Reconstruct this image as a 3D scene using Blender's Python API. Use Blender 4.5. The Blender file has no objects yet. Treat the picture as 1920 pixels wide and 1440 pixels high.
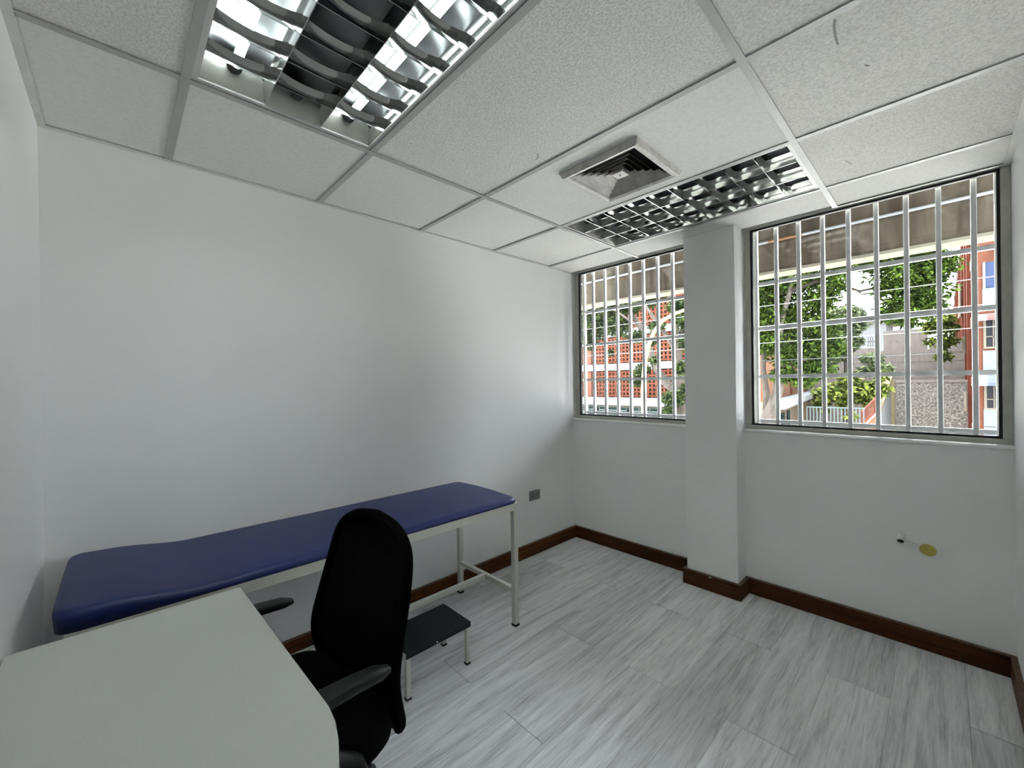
import bpy, bmesh, math, random
import numpy as np
from mathutils import Vector, Matrix

random.seed(7)
rng = np.random.default_rng(7)
S = bpy.context.scene
COL = S.collection

# ------------------------------------------------------------------ camera
FPX = 771.39
CAM = np.array([-2.9307, -2.2778, 1.3678])
RGT = np.array([0.72376926, -0.68990903, -0.01354985])
UPV = np.array([0.01090152, -0.00820168, 0.99990694])
FWD = np.array([0.68995596, 0.72384962, -0.00158493])
cd = bpy.data.cameras.new('camera')
cd.sensor_width = 36.0
cd.lens = FPX / 1920 * 36.0
cd.clip_start = 0.02
cd.clip_end = 500
cam = bpy.data.objects.new('camera', cd)
COL.objects.link(cam)
cam.matrix_world = Matrix(((RGT[0], UPV[0], -FWD[0], CAM[0]), (RGT[1], UPV[1], -FWD[1], CAM[1]),
                           (RGT[2], UPV[2], -FWD[2], CAM[2]), (0, 0, 0, 1)))
S.camera = cam


def at(axis, val, u, v):
    """point where the direction of a photo pixel meets the plane axis = val"""
    d = (u - 960) / FPX * RGT + (720 - v) / FPX * UPV + FWD
    i = 'xyz'.index(axis)
    return CAM + (val - CAM[i]) / d[i] * d


# ------------------------------------------------------------------ world, sun, exposure
SKY = 19.0
SUN = 34.0
TUBE = 32.0
EXPOSURE = 0.2
w = bpy.data.worlds.new('world')
S.world = w
w.use_nodes = True
bgn = w.node_tree.nodes['Background']
bgn.inputs[0].default_value = (0.86, 0.94, 1.0, 1)
bgn.inputs[1].default_value = SKY
sd = bpy.data.lights.new('sun', 'SUN')
sd.energy = SUN
sd.angle = math.radians(1.5)
sd.color = (1.0, 0.95, 0.86)
sun = bpy.data.objects.new('sun', sd)
COL.objects.link(sun)
sun.rotation_euler = Vector((0.04, -0.32, -0.945)).to_track_quat('-Z', 'Y').to_euler()
sun.location = (-5, 20, 40)
S.view_settings.view_transform = 'Standard'
S.view_settings.look = 'None'
S.view_settings.gamma = 1
S.view_settings.use_curve_mapping = False
S.view_settings.exposure = EXPOSURE
S.cycles.max_bounces = 10
S.cycles.diffuse_bounces = 6
S.cycles.glossy_bounces = 5
S.cycles.transparent_max_bounces = 16
S.cycles.caustics_reflective = False
S.cycles.caustics_refractive = False
S.cycles.sample_clamp_indirect = 30.0
S.cycles.use_denoising = True


# ------------------------------------------------------------------ material helpers
def new_mat(name):
    m = bpy.data.materials.new(name)
    m.use_nodes = True
    nt = m.node_tree
    return m, nt, nt.nodes['Principled BSDF']


def N(nt, typ, **kw):
    n = nt.nodes.new(typ)
    for k, val in kw.items():
        if k.startswith('i_'):
            n.inputs[k[2:].replace('_', ' ')].default_value = val
        else:
            setattr(n, k, val)
    return n


def mat(name, col, rough=0.6, metal=0.0, spec=0.5, noise=None, bump=None, coat=0.0):
    """noise = (scale, amount[, stretch xyz]) colour variation; bump = (scale, strength, distance)"""
    m, nt, b = new_mat(name)
    b.inputs['Base Color'].default_value = (*col, 1)
    b.inputs['Roughness'].default_value = rough
    b.inputs['Metallic'].default_value = metal
    b.inputs['Specular IOR Level'].default_value = spec
    b.inputs['Coat Weight'].default_value = coat
    tc = N(nt, 'ShaderNodeTexCoord')
    if noise:
        mp = N(nt, 'ShaderNodeMapping')
        if len(noise) > 2:
            mp.inputs['Scale'].default_value = noise[2]
        nt.links.new(tc.outputs['Object'], mp.inputs[0])
        n = N(nt, 'ShaderNodeTexNoise', i_Scale=noise[0], i_Detail=6.0, i_Roughness=0.6)
        nt.links.new(mp.outputs[0], n.inputs['Vector'])
        r = N(nt, 'ShaderNodeValToRGB')
        a = noise[1]
        r.color_ramp.elements[0].position = 0.3
        r.color_ramp.elements[1].position = 0.7
        r.color_ramp.elements[0].color = (*[c * (1 - a) for c in col], 1)
        r.color_ramp.elements[1].color = (*[min(1, c * (1 + a)) for c in col], 1)
        nt.links.new(n.outputs['Fac'], r.inputs[0])
        nt.links.new(r.outputs[0], b.inputs['Base Color'])
    if bump:
        n2 = N(nt, 'ShaderNodeTexNoise', i_Scale=bump[0], i_Detail=4.0)
        nt.links.new(tc.outputs['Object'], n2.inputs['Vector'])
        bp = N(nt, 'ShaderNodeBump', i_Strength=bump[1], i_Distance=bump[2])
        nt.links.new(n2.outputs['Fac'], bp.inputs['Height'])
        nt.links.new(bp.outputs[0], b.inputs['Normal'])
    return m


def emit_mat(name, col, strength):
    m, nt, b = new_mat(name)
    b.inputs['Base Color'].default_value = (0.9, 0.9, 0.9, 1)
    b.inputs['Emission Color'].default_value = (*col, 1)
    b.inputs['Emission Strength'].default_value = strength
    return m


def brick_mat(name, c1, c2, mortar, bw=0.24, bh=0.075, msize=0.012, flip=False):
    m, nt, b = new_mat(name)
    tc = N(nt, 'ShaderNodeTexCoord')
    sp = N(nt, 'ShaderNodeSeparateXYZ')
    nt.links.new(tc.outputs['Object'], sp.inputs[0])
    ad = N(nt, 'ShaderNodeMath', operation='ADD')
    nt.links.new(sp.outputs[0], ad.inputs[0])
    nt.links.new(sp.outputs[1], ad.inputs[1])
    cb = N(nt, 'ShaderNodeCombineXYZ')
    nt.links.new(ad.outputs[0], cb.inputs[0])
    nt.links.new(sp.outputs[2], cb.inputs[1])
    br = N(nt, 'ShaderNodeTexBrick')
    br.inputs['Color1'].default_value = (*c1, 1)
    br.inputs['Color2'].default_value = (*c2, 1)
    br.inputs['Mortar'].default_value = (*mortar, 1)
    br.inputs['Scale'].default_value = 1.0
    br.inputs['Brick Width'].default_value = bw
    br.inputs['Row Height'].default_value = bh
    br.inputs['Mortar Size'].default_value = msize
    nt.links.new(cb.outputs[0], br.inputs['Vector'])
    nz = N(nt, 'ShaderNodeTexNoise', i_Scale=0.8, i_Detail=5.0)
    nt.links.new(tc.outputs['Object'], nz.inputs['Vector'])
    mx = N(nt, 'ShaderNodeMixRGB', blend_type='MULTIPLY')
    mx.inputs[0].default_value = 0.5
    rp = N(nt, 'ShaderNodeValToRGB')
    rp.color_ramp.elements[0].color = (0.55, 0.55, 0.55, 1)
    rp.color_ramp.elements[1].color = (1.2, 1.2, 1.2, 1)
    nt.links.new(nz.outputs['Fac'], rp.inputs[0])
    nt.links.new(br.outputs['Color'], mx.inputs[1])
    nt.links.new(rp.outputs[0], mx.inputs[2])
    nt.links.new(mx.outputs[0], b.inputs['Base Color'])
    bp = N(nt, 'ShaderNodeBump', i_Strength=0.6, i_Distance=0.01)
    inv = N(nt, 'ShaderNodeMath', operation='SUBTRACT')
    inv.inputs[0].default_value = 1.0
    nt.links.new(br.outputs['Fac'], inv.inputs[1])
    nt.links.new(inv.outputs[0], bp.inputs['Height'])
    nt.links.new(bp.outputs[0], b.inputs['Normal'])
    b.inputs['Roughness'].default_value = 0.85
    return m


M = {}
M['wall'] = mat('wall_paint', (0.85, 0.85, 0.845), 0.55, noise=(1.3, 0.015), bump=(9, 0.05, 0.02))
M['plaster'] = mat('wall_plaster', (0.84, 0.85, 0.84), 0.5, noise=(2.0, 0.02), bump=(4, 0.6, 0.025))
M['tee'] = mat('tee_metal', (0.42, 0.42, 0.41), 0.45, noise=(30, 0.04))
M['angle'] = mat('angle_metal', (0.66, 0.66, 0.63), 0.45, noise=(12, 0.08))
M['beam'] = None
M['couch_vinyl'] = mat('blue_vinyl', (0.0085, 0.020, 0.115), 0.42, spec=0.42, noise=(3, 0.10), bump=(6, 0.12, 0.01))
M['cream'] = mat('cream_metal', (0.60, 0.60, 0.53), 0.38, noise=(14, 0.04))
M['black_rubber'] = mat('black_rubber', (0.006, 0.006, 0.007), 0.7)
M['stool_top'] = mat('ribbed_rubber', (0.005, 0.007, 0.0075), 0.5, spec=0.25, noise=(20, 0.2), bump=(90, 0.15, 0.002))
M['desk'] = mat('desk_laminate', (0.56, 0.57, 0.54), 0.42, noise=(220, 0.035))
M['desk_edge'] = mat('desk_edge_band', (0.10, 0.10, 0.10), 0.5)
M['chair_plastic'] = mat('black_plastic', (0.0035, 0.004, 0.004), 0.5, spec=0.22, bump=(300, 0.1, 0.001))
M['chair_arm'] = mat('arm_pad_plastic', (0.009, 0.010, 0.0105), 0.5, spec=0.35, bump=(250, 0.12, 0.001))
M['chair_fabric'] = mat('black_fabric', (0.0018, 0.0018, 0.0018), 0.95, spec=0.06, bump=(260, 0.2, 0.002))
M['alu'] = mat('window_frame_paint', (0.50, 0.50, 0.44), 0.45, noise=(18, 0.10))
M['gasket'] = mat('black_gasket', (0.008, 0.008, 0.009), 0.6)
M['grille'] = mat('white_grille_paint', (0.80, 0.81, 0.82), 0.42, noise=(25, 0.04))
M['sill'] = mat('sill_paint', (0.90, 0.90, 0.87), 0.25, noise=(10, 0.05))
M['reflector'] = mat('louver_metal', (0.40, 0.41, 0.40), 0.10, metal=1.0)
M['trough'] = mat('reflector_metal', (0.15, 0.155, 0.16), 0.28, metal=1.0)
M['end_metal'] = mat('end_plate_metal', (0.50, 0.50, 0.46), 0.30, metal=1.0)
M['fixture_paint'] = mat('fixture_enamel', (0.55, 0.55, 0.54), 0.4)
M['tube'] = emit_mat('lit_tube', (0.90, 1.0, 0.98), TUBE)
M['socket'] = mat('lamp_socket', (0.05, 0.055, 0.055), 0.5)
M['vent'] = mat('vent_paint', (0.46, 0.44, 0.42), 0.45, noise=(22, 0.28), bump=(60, 0.1, 0.002))
M['dark'] = mat('dark_cavity', (0.012, 0.012, 0.014), 0.9)
M['steel_plate'] = mat('outlet_plate', (0.30, 0.31, 0.30), 0.35, metal=0.6)
M['outlet_dark'] = mat('outlet_face', (0.16, 0.165, 0.16), 0.5)
M['pvc'] = mat('white_pvc', (0.82, 0.82, 0.80), 0.4)
M['yellow'] = mat('yellow_cap', (0.55, 0.47, 0.10), 0.5, noise=(60, 0.12))
M['tape'] = mat('putty', (0.74, 0.74, 0.76), 0.6)
M['void'] = mat('plenum_shade_grey', (0.10, 0.10, 0.085), 0.9)  # dark tone puts the shade of the ceiling gap into the colour

# glass: clear with weak mirror
g, nt, b = new_mat('window_glass')
tr = N(nt, 'ShaderNodeBsdfTransparent')
tr.inputs[0].default_value = (0.97, 0.98, 0.98, 1)
gl = N(nt, 'ShaderNodeBsdfGlossy', i_Roughness=0.0)
fr = N(nt, 'ShaderNodeFresnel', i_IOR=1.5)
mx = N(nt, 'ShaderNodeMixShader')
nt.links.new(fr.outputs[0], mx.inputs[0])
nt.links.new(tr.outputs[0], mx.inputs[1])
nt.links.new(gl.outputs[0], mx.inputs[2])
nt.links.new(mx.outputs[0], nt.nodes['Material Output'].inputs[0])
M['glass'] = g


# ceiling tiles: smooth and granular
def tile_mat(name, col, gran):
    m, nt, b = new_mat(name)
    tc = N(nt, 'ShaderNodeTexCoord')
    oi = N(nt, 'ShaderNodeObjectInfo')
    ad = N(nt, 'ShaderNodeVectorMath', operation='ADD')
    nt.links.new(tc.outputs['Object'], ad.inputs[0])
    nt.links.new(oi.outputs['Random'], ad.inputs[1])
    n1 = N(nt, 'ShaderNodeTexNoise', i_Scale=130.0 if gran else 60.0, i_Detail=3.0, i_Roughness=0.65)
    nt.links.new(ad.outputs[0], n1.inputs['Vector'])
    r1 = N(nt, 'ShaderNodeValToRGB')
    lo = 0.80 if gran else 0.955
    r1.color_ramp.elements[0].position = 0.36 if gran else 0.35
    r1.color_ramp.elements[1].position = 0.58
    r1.color_ramp.elements[0].color = (*[c * lo for c in col], 1)
    r1.color_ramp.elements[1].color = (*[min(1, c * 1.03) for c in col], 1)
    nt.links.new(n1.outputs['Fac'], r1.inputs[0])
    # faint smudges
    n2 = N(nt, 'ShaderNodeTexNoise', i_Scale=7.0, i_Detail=5.0, i_Roughness=0.7, i_Distortion=1.5)
    nt.links.new(ad.outputs[0], n2.inputs['Vector'])
    r2 = N(nt, 'ShaderNodeValToRGB')
    r2.color_ramp.elements[0].position = 0.24
    r2.color_ramp.elements[1].position = 0.34
    r2.color_ramp.elements[0].color = (0.80, 0.79, 0.78, 1)
    r2.color_ramp.elements[1].color = (1, 1, 1, 1)
    nt.links.new(n2.outputs['Fac'], r2.inputs[0])
    mx = N(nt, 'ShaderNodeMixRGB', blend_type='MULTIPLY')
    mx.inputs[0].default_value = 1.0
    nt.links.new(r1.outputs[0], mx.inputs[1])
    nt.links.new(r2.outputs[0], mx.inputs[2])
    nt.links.new(mx.outputs[0], b.inputs['Base Color'])
    bp = N(nt, 'ShaderNodeBump', i_Strength=0.55 if gran else 0.18, i_Distance=0.004)
    nt.links.new(n1.outputs['Fac'], bp.inputs['Height'])
    nt.links.new(bp.outputs[0], b.inputs['Normal'])
    b.inputs['Roughness'].default_value = 0.85
    b.inputs['Specular IOR Level'].default_value = 0.2
    return m


M['tile_smooth'] = tile_mat('tile_smooth', (0.75, 0.74, 0.72), False)
M['tile_grain'] = tile_mat('tile_granular', (0.75, 0.735, 0.71), True)


# floor planks: grey oak grain along x
def plank_mat():
    m, nt, b = new_mat('grey_oak_plank')
    tc = N(nt, 'ShaderNodeTexCoord')
    oi = N(nt, 'ShaderNodeObjectInfo')
    mul = N(nt, 'ShaderNodeVectorMath', operation='MULTIPLY')
    nt.links.new(oi.outputs['Random'], mul.inputs[0])
    mul.inputs[1].default_value = (37, 11, 5)
    ad = N(nt, 'ShaderNodeVectorMath', operation='ADD')
    nt.links.new(tc.outputs['Object'], ad.inputs[0])
    nt.links.new(mul.outputs[0], ad.inputs[1])

    def layer(sc, det, dist, rough=0.6):
        mp = N(nt, 'ShaderNodeMapping')
        mp.inputs['Scale'].default_value = sc
        nt.links.new(ad.outputs[0], mp.inputs[0])
        n = N(nt, 'ShaderNodeTexNoise', i_Scale=1.0, i_Detail=det, i_Distortion=dist, i_Roughness=rough)
        nt.links.new(mp.outputs[0], n.inputs['Vector'])
        return n.outputs['Fac']
    a = layer((1.6, 22, 1), 4, 0.8)
    c = layer((7, 150, 1), 5, 0.3, 0.7)
    d = layer((3.2, 34, 1), 3, 3.0)
    m1 = N(nt, 'ShaderNodeMath', operation='MULTIPLY')
    m1.inputs[1].default_value = 0.52
    nt.links.new(a, m1.inputs[0])
    m2 = N(nt, 'ShaderNodeMath', operation='MULTIPLY_ADD')
    m2.inputs[1].default_value = 0.30
    nt.links.new(c, m2.inputs[0])
    nt.links.new(m1.outputs[0], m2.inputs[2])
    m3 = N(nt, 'ShaderNodeMath', operation='MULTIPLY_ADD')
    m3.inputs[1].default_value = 0.18
    nt.links.new(d, m3.inputs[0])
    nt.links.new(m2.outputs[0], m3.inputs[2])
    r = N(nt, 'ShaderNodeValToRGB')
    e = r.color_ramp.elements
    e[0].position, e[0].color = 0.34, (0.37, 0.37, 0.375, 1)
    e[1].position, e[1].color = 0.66, (0.94, 0.95, 0.96, 1)
    e2 = r.color_ramp.elements.new(0.5)
    e2.color = (0.73, 0.735, 0.74, 1)
    nt.links.new(m3.outputs[0], r.inputs[0])
    hv = N(nt, 'ShaderNodeHueSaturation')
    mr = N(nt, 'ShaderNodeMapRange')
    mr.inputs['To Min'].default_value = 0.92
    mr.inputs['To Max'].default_value = 1.10
    nt.links.new(oi.outputs['Random'], mr.inputs['Value'])
    nt.links.new(mr.outputs[0], hv.inputs['Value'])
    nt.links.new(r.outputs[0], hv.inputs['Color'])
    nt.links.new(hv.outputs[0], b.inputs['Base Color'])
    bp = N(nt, 'ShaderNodeBump', i_Strength=0.12, i_Distance=0.002)
    nt.links.new(m3.outputs[0], bp.inputs['Height'])
    nt.links.new(bp.outputs[0], b.inputs['Normal'])
    b.inputs['Roughness'].default_value = 0.36
    b.inputs['Specular IOR Level'].default_value = 0.45
    return m


M['plank'] = plank_mat()


def wood_mat(name, dark, light, sc):
    m, nt, b = new_mat(name)
    tc = N(nt, 'ShaderNodeTexCoord')
    mp = N(nt, 'ShaderNodeMapping')
    mp.inputs['Scale'].default_value = sc
    nt.links.new(tc.outputs['Object'], mp.inputs[0])
    n = N(nt, 'ShaderNodeTexNoise', i_Scale=1.0, i_Detail=5.0, i_Distortion=0.6)
    nt.links.new(mp.outputs[0], n.inputs['Vector'])
    r = N(nt, 'ShaderNodeValToRGB')
    r.color_ramp.elements[0].position = 0.3
    r.color_ramp.elements[1].position = 0.72
    r.color_ramp.elements[0].color = (*dark, 1)
    r.color_ramp.elements[1].color = (*light, 1)
    nt.links.new(n.outputs['Fac'], r.inputs[0])
    nt.links.new(r.outputs[0], b.inputs['Base Color'])
    b.inputs['Roughness'].default_value = 0.5
    b.inputs['Specular IOR Level'].default_value = 0.12
    return m


M['base_x'] = wood_mat('baseboard_wood_lengthwise', (0.045, 0.015, 0.004), (0.125, 0.046, 0.013), (3, 40, 40))
M['base_y'] = wood_mat('baseboard_wood_crosswise', (0.030, 0.011, 0.004), (0.085, 0.032, 0.010), (40, 3, 40))
M['base_top'] = mat('baseboard_worn_edge', (0.105, 0.062, 0.030), 0.5, noise=(30, 0.35))


# ------------------------------------------------------------------ mesh helpers
class MB:
    def __init__(self):
        self.v, self.f = [], []

    def add(self, vs, fs):
        o = len(self.v)
        self.v += [tuple(map(float, p)) for p in vs]
        self.f += [tuple(i + o for i in f) for f in fs]
        return self

    def box(self, a, b):
        x0, y0, z0 = [min(p, q) for p, q in zip(a, b)]
        x1, y1, z1 = [max(p, q) for p, q in zip(a, b)]
        return self.add([(x0, y0, z0), (x1, y0, z0), (x1, y1, z0), (x0, y1, z0), (x0, y0, z1), (x1, y0, z1), (x1, y1, z1), (x0, y1, z1)],
                        [(0, 3, 2, 1), (4, 5, 6, 7), (0, 1, 5, 4), (1, 2, 6, 5), (2, 3, 7, 6), (3, 0, 4, 7)])

    def hexa(self, p8):
        return self.add(p8, [(0, 3, 2, 1), (4, 5, 6, 7), (0, 1, 5, 4), (1, 2, 6, 5), (2, 3, 7, 6), (3, 0, 4, 7)])

    def prism(self, poly, z0, z1):
        n = len(poly)
        vs = [(x, y, z0) for x, y in poly] + [(x, y, z1) for x, y in poly]
        fs = [tuple(range(n))[::-1], tuple(range(n, 2 * n))]
        fs += [(i, (i + 1) % n, n + (i + 1) % n, n + i) for i in range(n)]
        return self.add(vs, fs)

    def tube(self, pts, r, seg=10, caps=True, flat=1.0):
        pts = [Vector(p) for p in pts]
        rs = r if isinstance(r, (list, tuple)) else [r] * len(pts)
        vs, fs = [], []
        up = None
        for i, p in enumerate(pts):
            t = (pts[min(i + 1, len(pts) - 1)] - pts[max(i - 1, 0)]).normalized()
            if up is None:
                ref = Vector((0, 0, 1)) if abs(t.z) < 0.9 else Vector((1, 0, 0))
                a = t.cross(ref).normalized()
            else:
                a = (up - t * up.dot(t)).normalized()
            up = a
            c = t.cross(a)
            for k in range(seg):
                an = 2 * math.pi * k / seg
                vs.append(p + (a * math.cos(an) + c * math.sin(an) * flat) * rs[i])
        for i in range(len(pts) - 1):
            for k in range(seg):
                k2 = (k + 1) % seg
                fs.append((i * seg + k, i * seg + k2, (i + 1) * seg + k2, (i + 1) * seg + k))
        if caps:
            fs.append(tuple(range(seg))[::-1])
            fs.append(tuple(range((len(pts) - 1) * seg, len(pts) * seg)))
        return self.add(vs, fs)

    def lathe(self, prof, c=(0, 0, 0), axis='z', seg=24):
        vs, fs = [], []
        for r, h in prof:
            for k in range(seg):
                a = 2 * math.pi * k / seg
                p = (r * math.cos(a), r * math.sin(a), h)
                if axis == 'x':
                    p = (h, p[0], p[1])
                elif axis == 'y':
                    p = (p[1], h, p[0])
                vs.append((p[0] + c[0], p[1] + c[1], p[2] + c[2]))
        for i in range(len(prof) - 1):
            for k in range(seg):
                k2 = (k + 1) % seg
                fs.append((i * seg + k, i * seg + k2, (i + 1) * seg + k2, (i + 1) * seg + k))
        fs.append(tuple(range(seg))[::-1])
        fs.append(tuple(range((len(prof) - 1) * seg, len(prof) * seg)))
        return self.add(vs, fs)

    def mesh(self, name='mesh', smooth=False, bevel=0.0, seg=2):
        me = bpy.data.meshes.new(name)
        me.from_pydata(self.v, [], self.f)
        bm = bmesh.new()
        bm.from_mesh(me)
        bmesh.ops.recalc_face_normals(bm, faces=bm.faces)
        if bevel > 0:
            es = [e for e in bm.edges if len(e.link_faces) == 2 and e.calc_face_angle(0) > 0.5]
            bmesh.ops.bevel(bm, geom=es, offset=bevel, segments=seg, affect='EDGES', profile=0.5)
        bm.to_mesh(me)
        bm.free()
        if smooth:
            me.polygons.foreach_set('use_smooth', [True] * len(me.polygons))
            me.set_sharp_from_angle(angle=math.radians(smooth if smooth is not True else 40))
        return me


def world_of(o):
    m = o.matrix_basis.copy()
    return m if o.parent is None else world_of(o.parent) @ o.matrix_parent_inverse @ m


def link(name, me, m, parent=None, local=False):
    o = bpy.data.objects.new(name, me)
    COL.objects.link(o)
    if m is not None:
        me.materials.clear()
        me.materials.append(M[m] if isinstance(m, str) else m)
    if parent is not None:
        o.parent = parent
        if not local:
            o.matrix_parent_inverse = world_of(parent).inverted()
    return o


def part(name, mb, m, parent, smooth=False, bevel=0.0, local=False, seg=2):
    return link(name, mb.mesh(name, smooth, bevel, seg), m, parent, local)


def tag(o, label, cat, group=None, kind=None):
    o['label'] = label
    o['category'] = cat
    if group:
        o['group'] = group
    if kind:
        o['kind'] = kind
    return o


def thing(name, label, cat, loc=(0, 0, 0), rotz=0.0, group=None, kind=None):
    o = bpy.data.objects.new(name, None)
    COL.objects.link(o)
    o.location = loc
    o.rotation_euler = (0, 0, rotz)
    o.empty_display_size = 0.1
    return tag(o, label, cat, group, kind)


def struct(name, mb, m, label, cat, smooth=False, bevel=0.0):
    return tag(part(name, mb, m, None, smooth, bevel), label, cat, None, 'structure')


def boxat(name, a, b, m, parent, bevel=0.0, smooth=False):
    """box whose own origin sits at its centre (per-piece texture space)"""
    a, b = Vector(a), Vector(b)
    c = (a + b) / 2
    mb = MB().box(a - c, b - c)
    o = part(name, mb, m, parent, smooth, bevel, local=True)
    o.location = c - (Vector(parent.location) if parent is not None else Vector())
    return o


# ------------------------------------------------------------------ room dimensions
H = 2.3346
XL = -3.1388
YR = -2.4975
TX = [-2.7713, -2.1613, -1.5513, -0.9413, -0.3313]     # tees running across the room
YF, YG = -0.6442, -1.8642                               # tees running along the room
PX, PY0, PY1 = -0.1527, -1.0648, -1.3842                # pillar
SILL = 1.047
XF = 0.035                                              # face of the window frames
T = 0.15

# ------------------------------------------------------------------ structure
fl = thing('floor', 'grey oak laminate floor laid in long staggered planks', 'floor', kind='structure')
part('subfloor', MB().box((XL - T, YR - T, -0.12), (T, T, -0.012)), 'dark', fl)
gap = 0.0009
rows = [-0.0, -0.1135, -0.3355, -0.557, -0.780, -0.9985, -1.2185, -1.442, -1.662, -1.893, -2.1105, -2.338, YR]
for i in range(len(rows) - 1):
    ya, yb = rows[i], rows[i + 1]
    cut = [-1.172, -2.392] if i % 2 == 0 else [-0.564, -1.784, -3.004]
    if i == len(rows) - 2:
        cut = [-0.538, -1.758, -2.978]
    xs = [0.0] + cut + [XL]
    for j in range(len(xs) - 1):
        ge = gap * 1.7
        if i == len(rows) - 2 and j <= 1:
            ge = 0.0026
        boxat('plank', (xs[j + 1] + ge, yb + gap * 0.5, -0.012), (xs[j] - (ge if j else 0), ya - gap * 0.5, random.uniform(-0.0004, 0.0)), 'plank', fl)

struct('wall_back', MB().box((XL - T, 0, -0.1), (0.13, T, 2.75)), 'wall', 'long plain white wall behind the blue couch', 'wall')
struct('wall_left', MB().box((XL - T, YR - T, -0.1), (XL, 0, 2.75)), 'wall', 'white side wall the desk stands against', 'wall')
struct('wall_right', MB().box((XL - T, YR - T, -0.1), (0.13, YR, 2.75)), 'wall', 'white side wall at the end of the large window', 'wall')
struct('wall_far', MB().box((0, YR, -0.1), (0.15, 0, SILL)), 'plaster', 'low plastered white wall below the two barred windows', 'wall')
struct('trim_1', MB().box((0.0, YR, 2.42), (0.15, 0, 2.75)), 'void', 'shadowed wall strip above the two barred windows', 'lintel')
def sill_block(ya, yb):
    sec = [(0.0, SILL - 0.013), (-0.010, SILL - 0.011), (-0.014, SILL - 0.006), (-0.012, SILL), (-0.004, SILL + 0.005), (0.004, SILL + 0.007), (XF + 0.09, SILL + 0.006), (XF + 0.09, SILL), (0.0, SILL)]
    n_ = len(sec)
    vs_ = [(x, ya, z) for x, z in sec] + [(x, yb, z) for x, z in sec]
    return MB().add(vs_, [(k, (k + 1) % n_, n_ + (k + 1) % n_, n_ + k) for k in range(n_)] + [tuple(range(n_)), tuple(range(n_, 2 * n_))])


struct('trim_2', sill_block(PY0, -0.0), 'sill', 'thin white painted sill under the narrow window', 'sill')
struct('trim_3', sill_block(YR, PY1), 'sill', 'thin white painted sill under the large window', 'sill')
pl = struct('pillar', MB().box((PX, PY1, 0), (0.15, PY0, H + 0.08)), 'plaster', 'square white plastered pillar between the two windows', 'pillar', bevel=0.004)


# baseboards
def base(name, a, b, axis, label):
    o = thing(name, label, 'baseboard', loc=(a[0], a[1], 0), kind='structure')
    h = 0.0985
    part('board', MB().box((a[0], a[1], 0), (b[0], b[1], h - 0.004)), 'base_' + axis, o)
    part('top_edge', MB().box((a[0], a[1], h - 0.004), (b[0], b[1], h)), 'base_top', o)
    return o


bt = 0.02
base('baseboard_back', (XL, -bt), (-bt, 0), 'x', 'dark brown wooden baseboard along the long white wall')
base('baseboard_far', (-bt, PY0 + bt), (0, 0), 'y', 'dark brown wooden baseboard below the narrow window')
bp_ = base('baseboard_pillar', (PX - bt, PY1 - bt), (PX, PY0 + bt), 'y', 'dark scuffed baseboard across the front of the pillar')
for y_, z_, w_, h_ in ((-1.222, 0.088, 0.008, 0.006), (-1.318, 0.066, 0.006, 0.006), (-1.329, 0.070, 0.004, 0.005)):
    part('paint_chip', MB().add([(PX - bt - 0.0008, y_ - w_, z_), (PX - bt - 0.0008, y_ + w_ * 0.6, z_ - h_ * 0.4), (PX - bt - 0.0008, y_ + w_, z_ + h_), (PX - bt - 0.0008, y_ - w_ * 0.3, z_ + h_ * 0.8)], [(0, 1, 2, 3)]), 'sill' if z_ > 0.08 else 'base_top', bp_)
base('baseboard_pillar_side', (PX, PY1 - bt), (-bt, PY1), 'x', 'short dark baseboard on the side of the pillar')
base('baseboard_pillar_return', (PX, PY0), (-bt, PY0 + bt), 'x', 'short worn baseboard end beside the pillar')
base('baseboard_window', (-bt, YR), (0, PY1 - bt * 0), 'y', 'dark brown wooden baseboard below the large window')
base('baseboard_right', (XL, YR), (-bt, YR + bt), 'x', 'dark brown wooden baseboard along the end wall')
base('baseboard_left', (XL, YR + bt), (XL + bt, -bt), 'y', 'dark brown baseboard behind the white desk')

# ------------------------------------------------------------------ ceiling
ce = thing('ceiling', 'suspended grid ceiling of off-white mineral tiles', 'ceiling', loc=(0, 0, H), kind='structure')
part('slab', MB().box((XL - T, YR - T, 2.75), (0.16, T, 2.85)), 'void', ce)
tw = 0.0125
xs = [XL] + TX + [0.0]
ys = [0.0, YF, YG, YR]
for i in range(6):
    for j in range(3):
        if j == 1 and i in (1, 4):
            continue
        x0, x1, y1, y0 = xs[i], xs[i + 1], ys[j], ys[j + 1]
        if i == 5:
            x1 = -0.034 if j < 2 else -0.006
        gran = (j == 1 and i in (0, 2)) or (j == 2)
        if i == 5:
            gran = False
        zz = H + random.uniform(0.002, 0.005)
        if i == 3 and j == 1:       # tile with the air diffuser cut into it
            cx, cy, hh = -1.2463, -1.2542, 0.165
            for q, (a, b) in enumerate((((x0, y0), (cx - hh, y1)), ((cx + hh, y0), (x1, y1)), ((cx - hh, y0), (cx + hh, cy - hh)), ((cx - hh, cy + hh), (cx + hh, y1)))):
                if q == 0:
                    mbt = MB()
                mbt.box((a[0], a[1], zz), (b[0], b[1], zz + 0.015))
            part('ceiling_tile', mbt, 'tile_smooth', ce)
            continue
        if i == 5 and j == 1:       # strip tile notched round the pillar
            mbt = MB()
            mbt.box((x0, y0, zz), (PX - 0.006, y1, zz + 0.015)).box((PX - 0.006, PY0 + 0.006, zz), (x1, y1, zz + 0.015)).box((PX - 0.006, y0, zz), (x1, PY1 - 0.004, zz + 0.015))
            part('ceiling_tile', mbt, 'tile_smooth', ce)
            continue
        boxat('ceiling_tile', (x0, y0, zz), (x1, y1, zz + 0.015), 'tile_grain' if gran else 'tile_smooth', ce)
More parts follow.
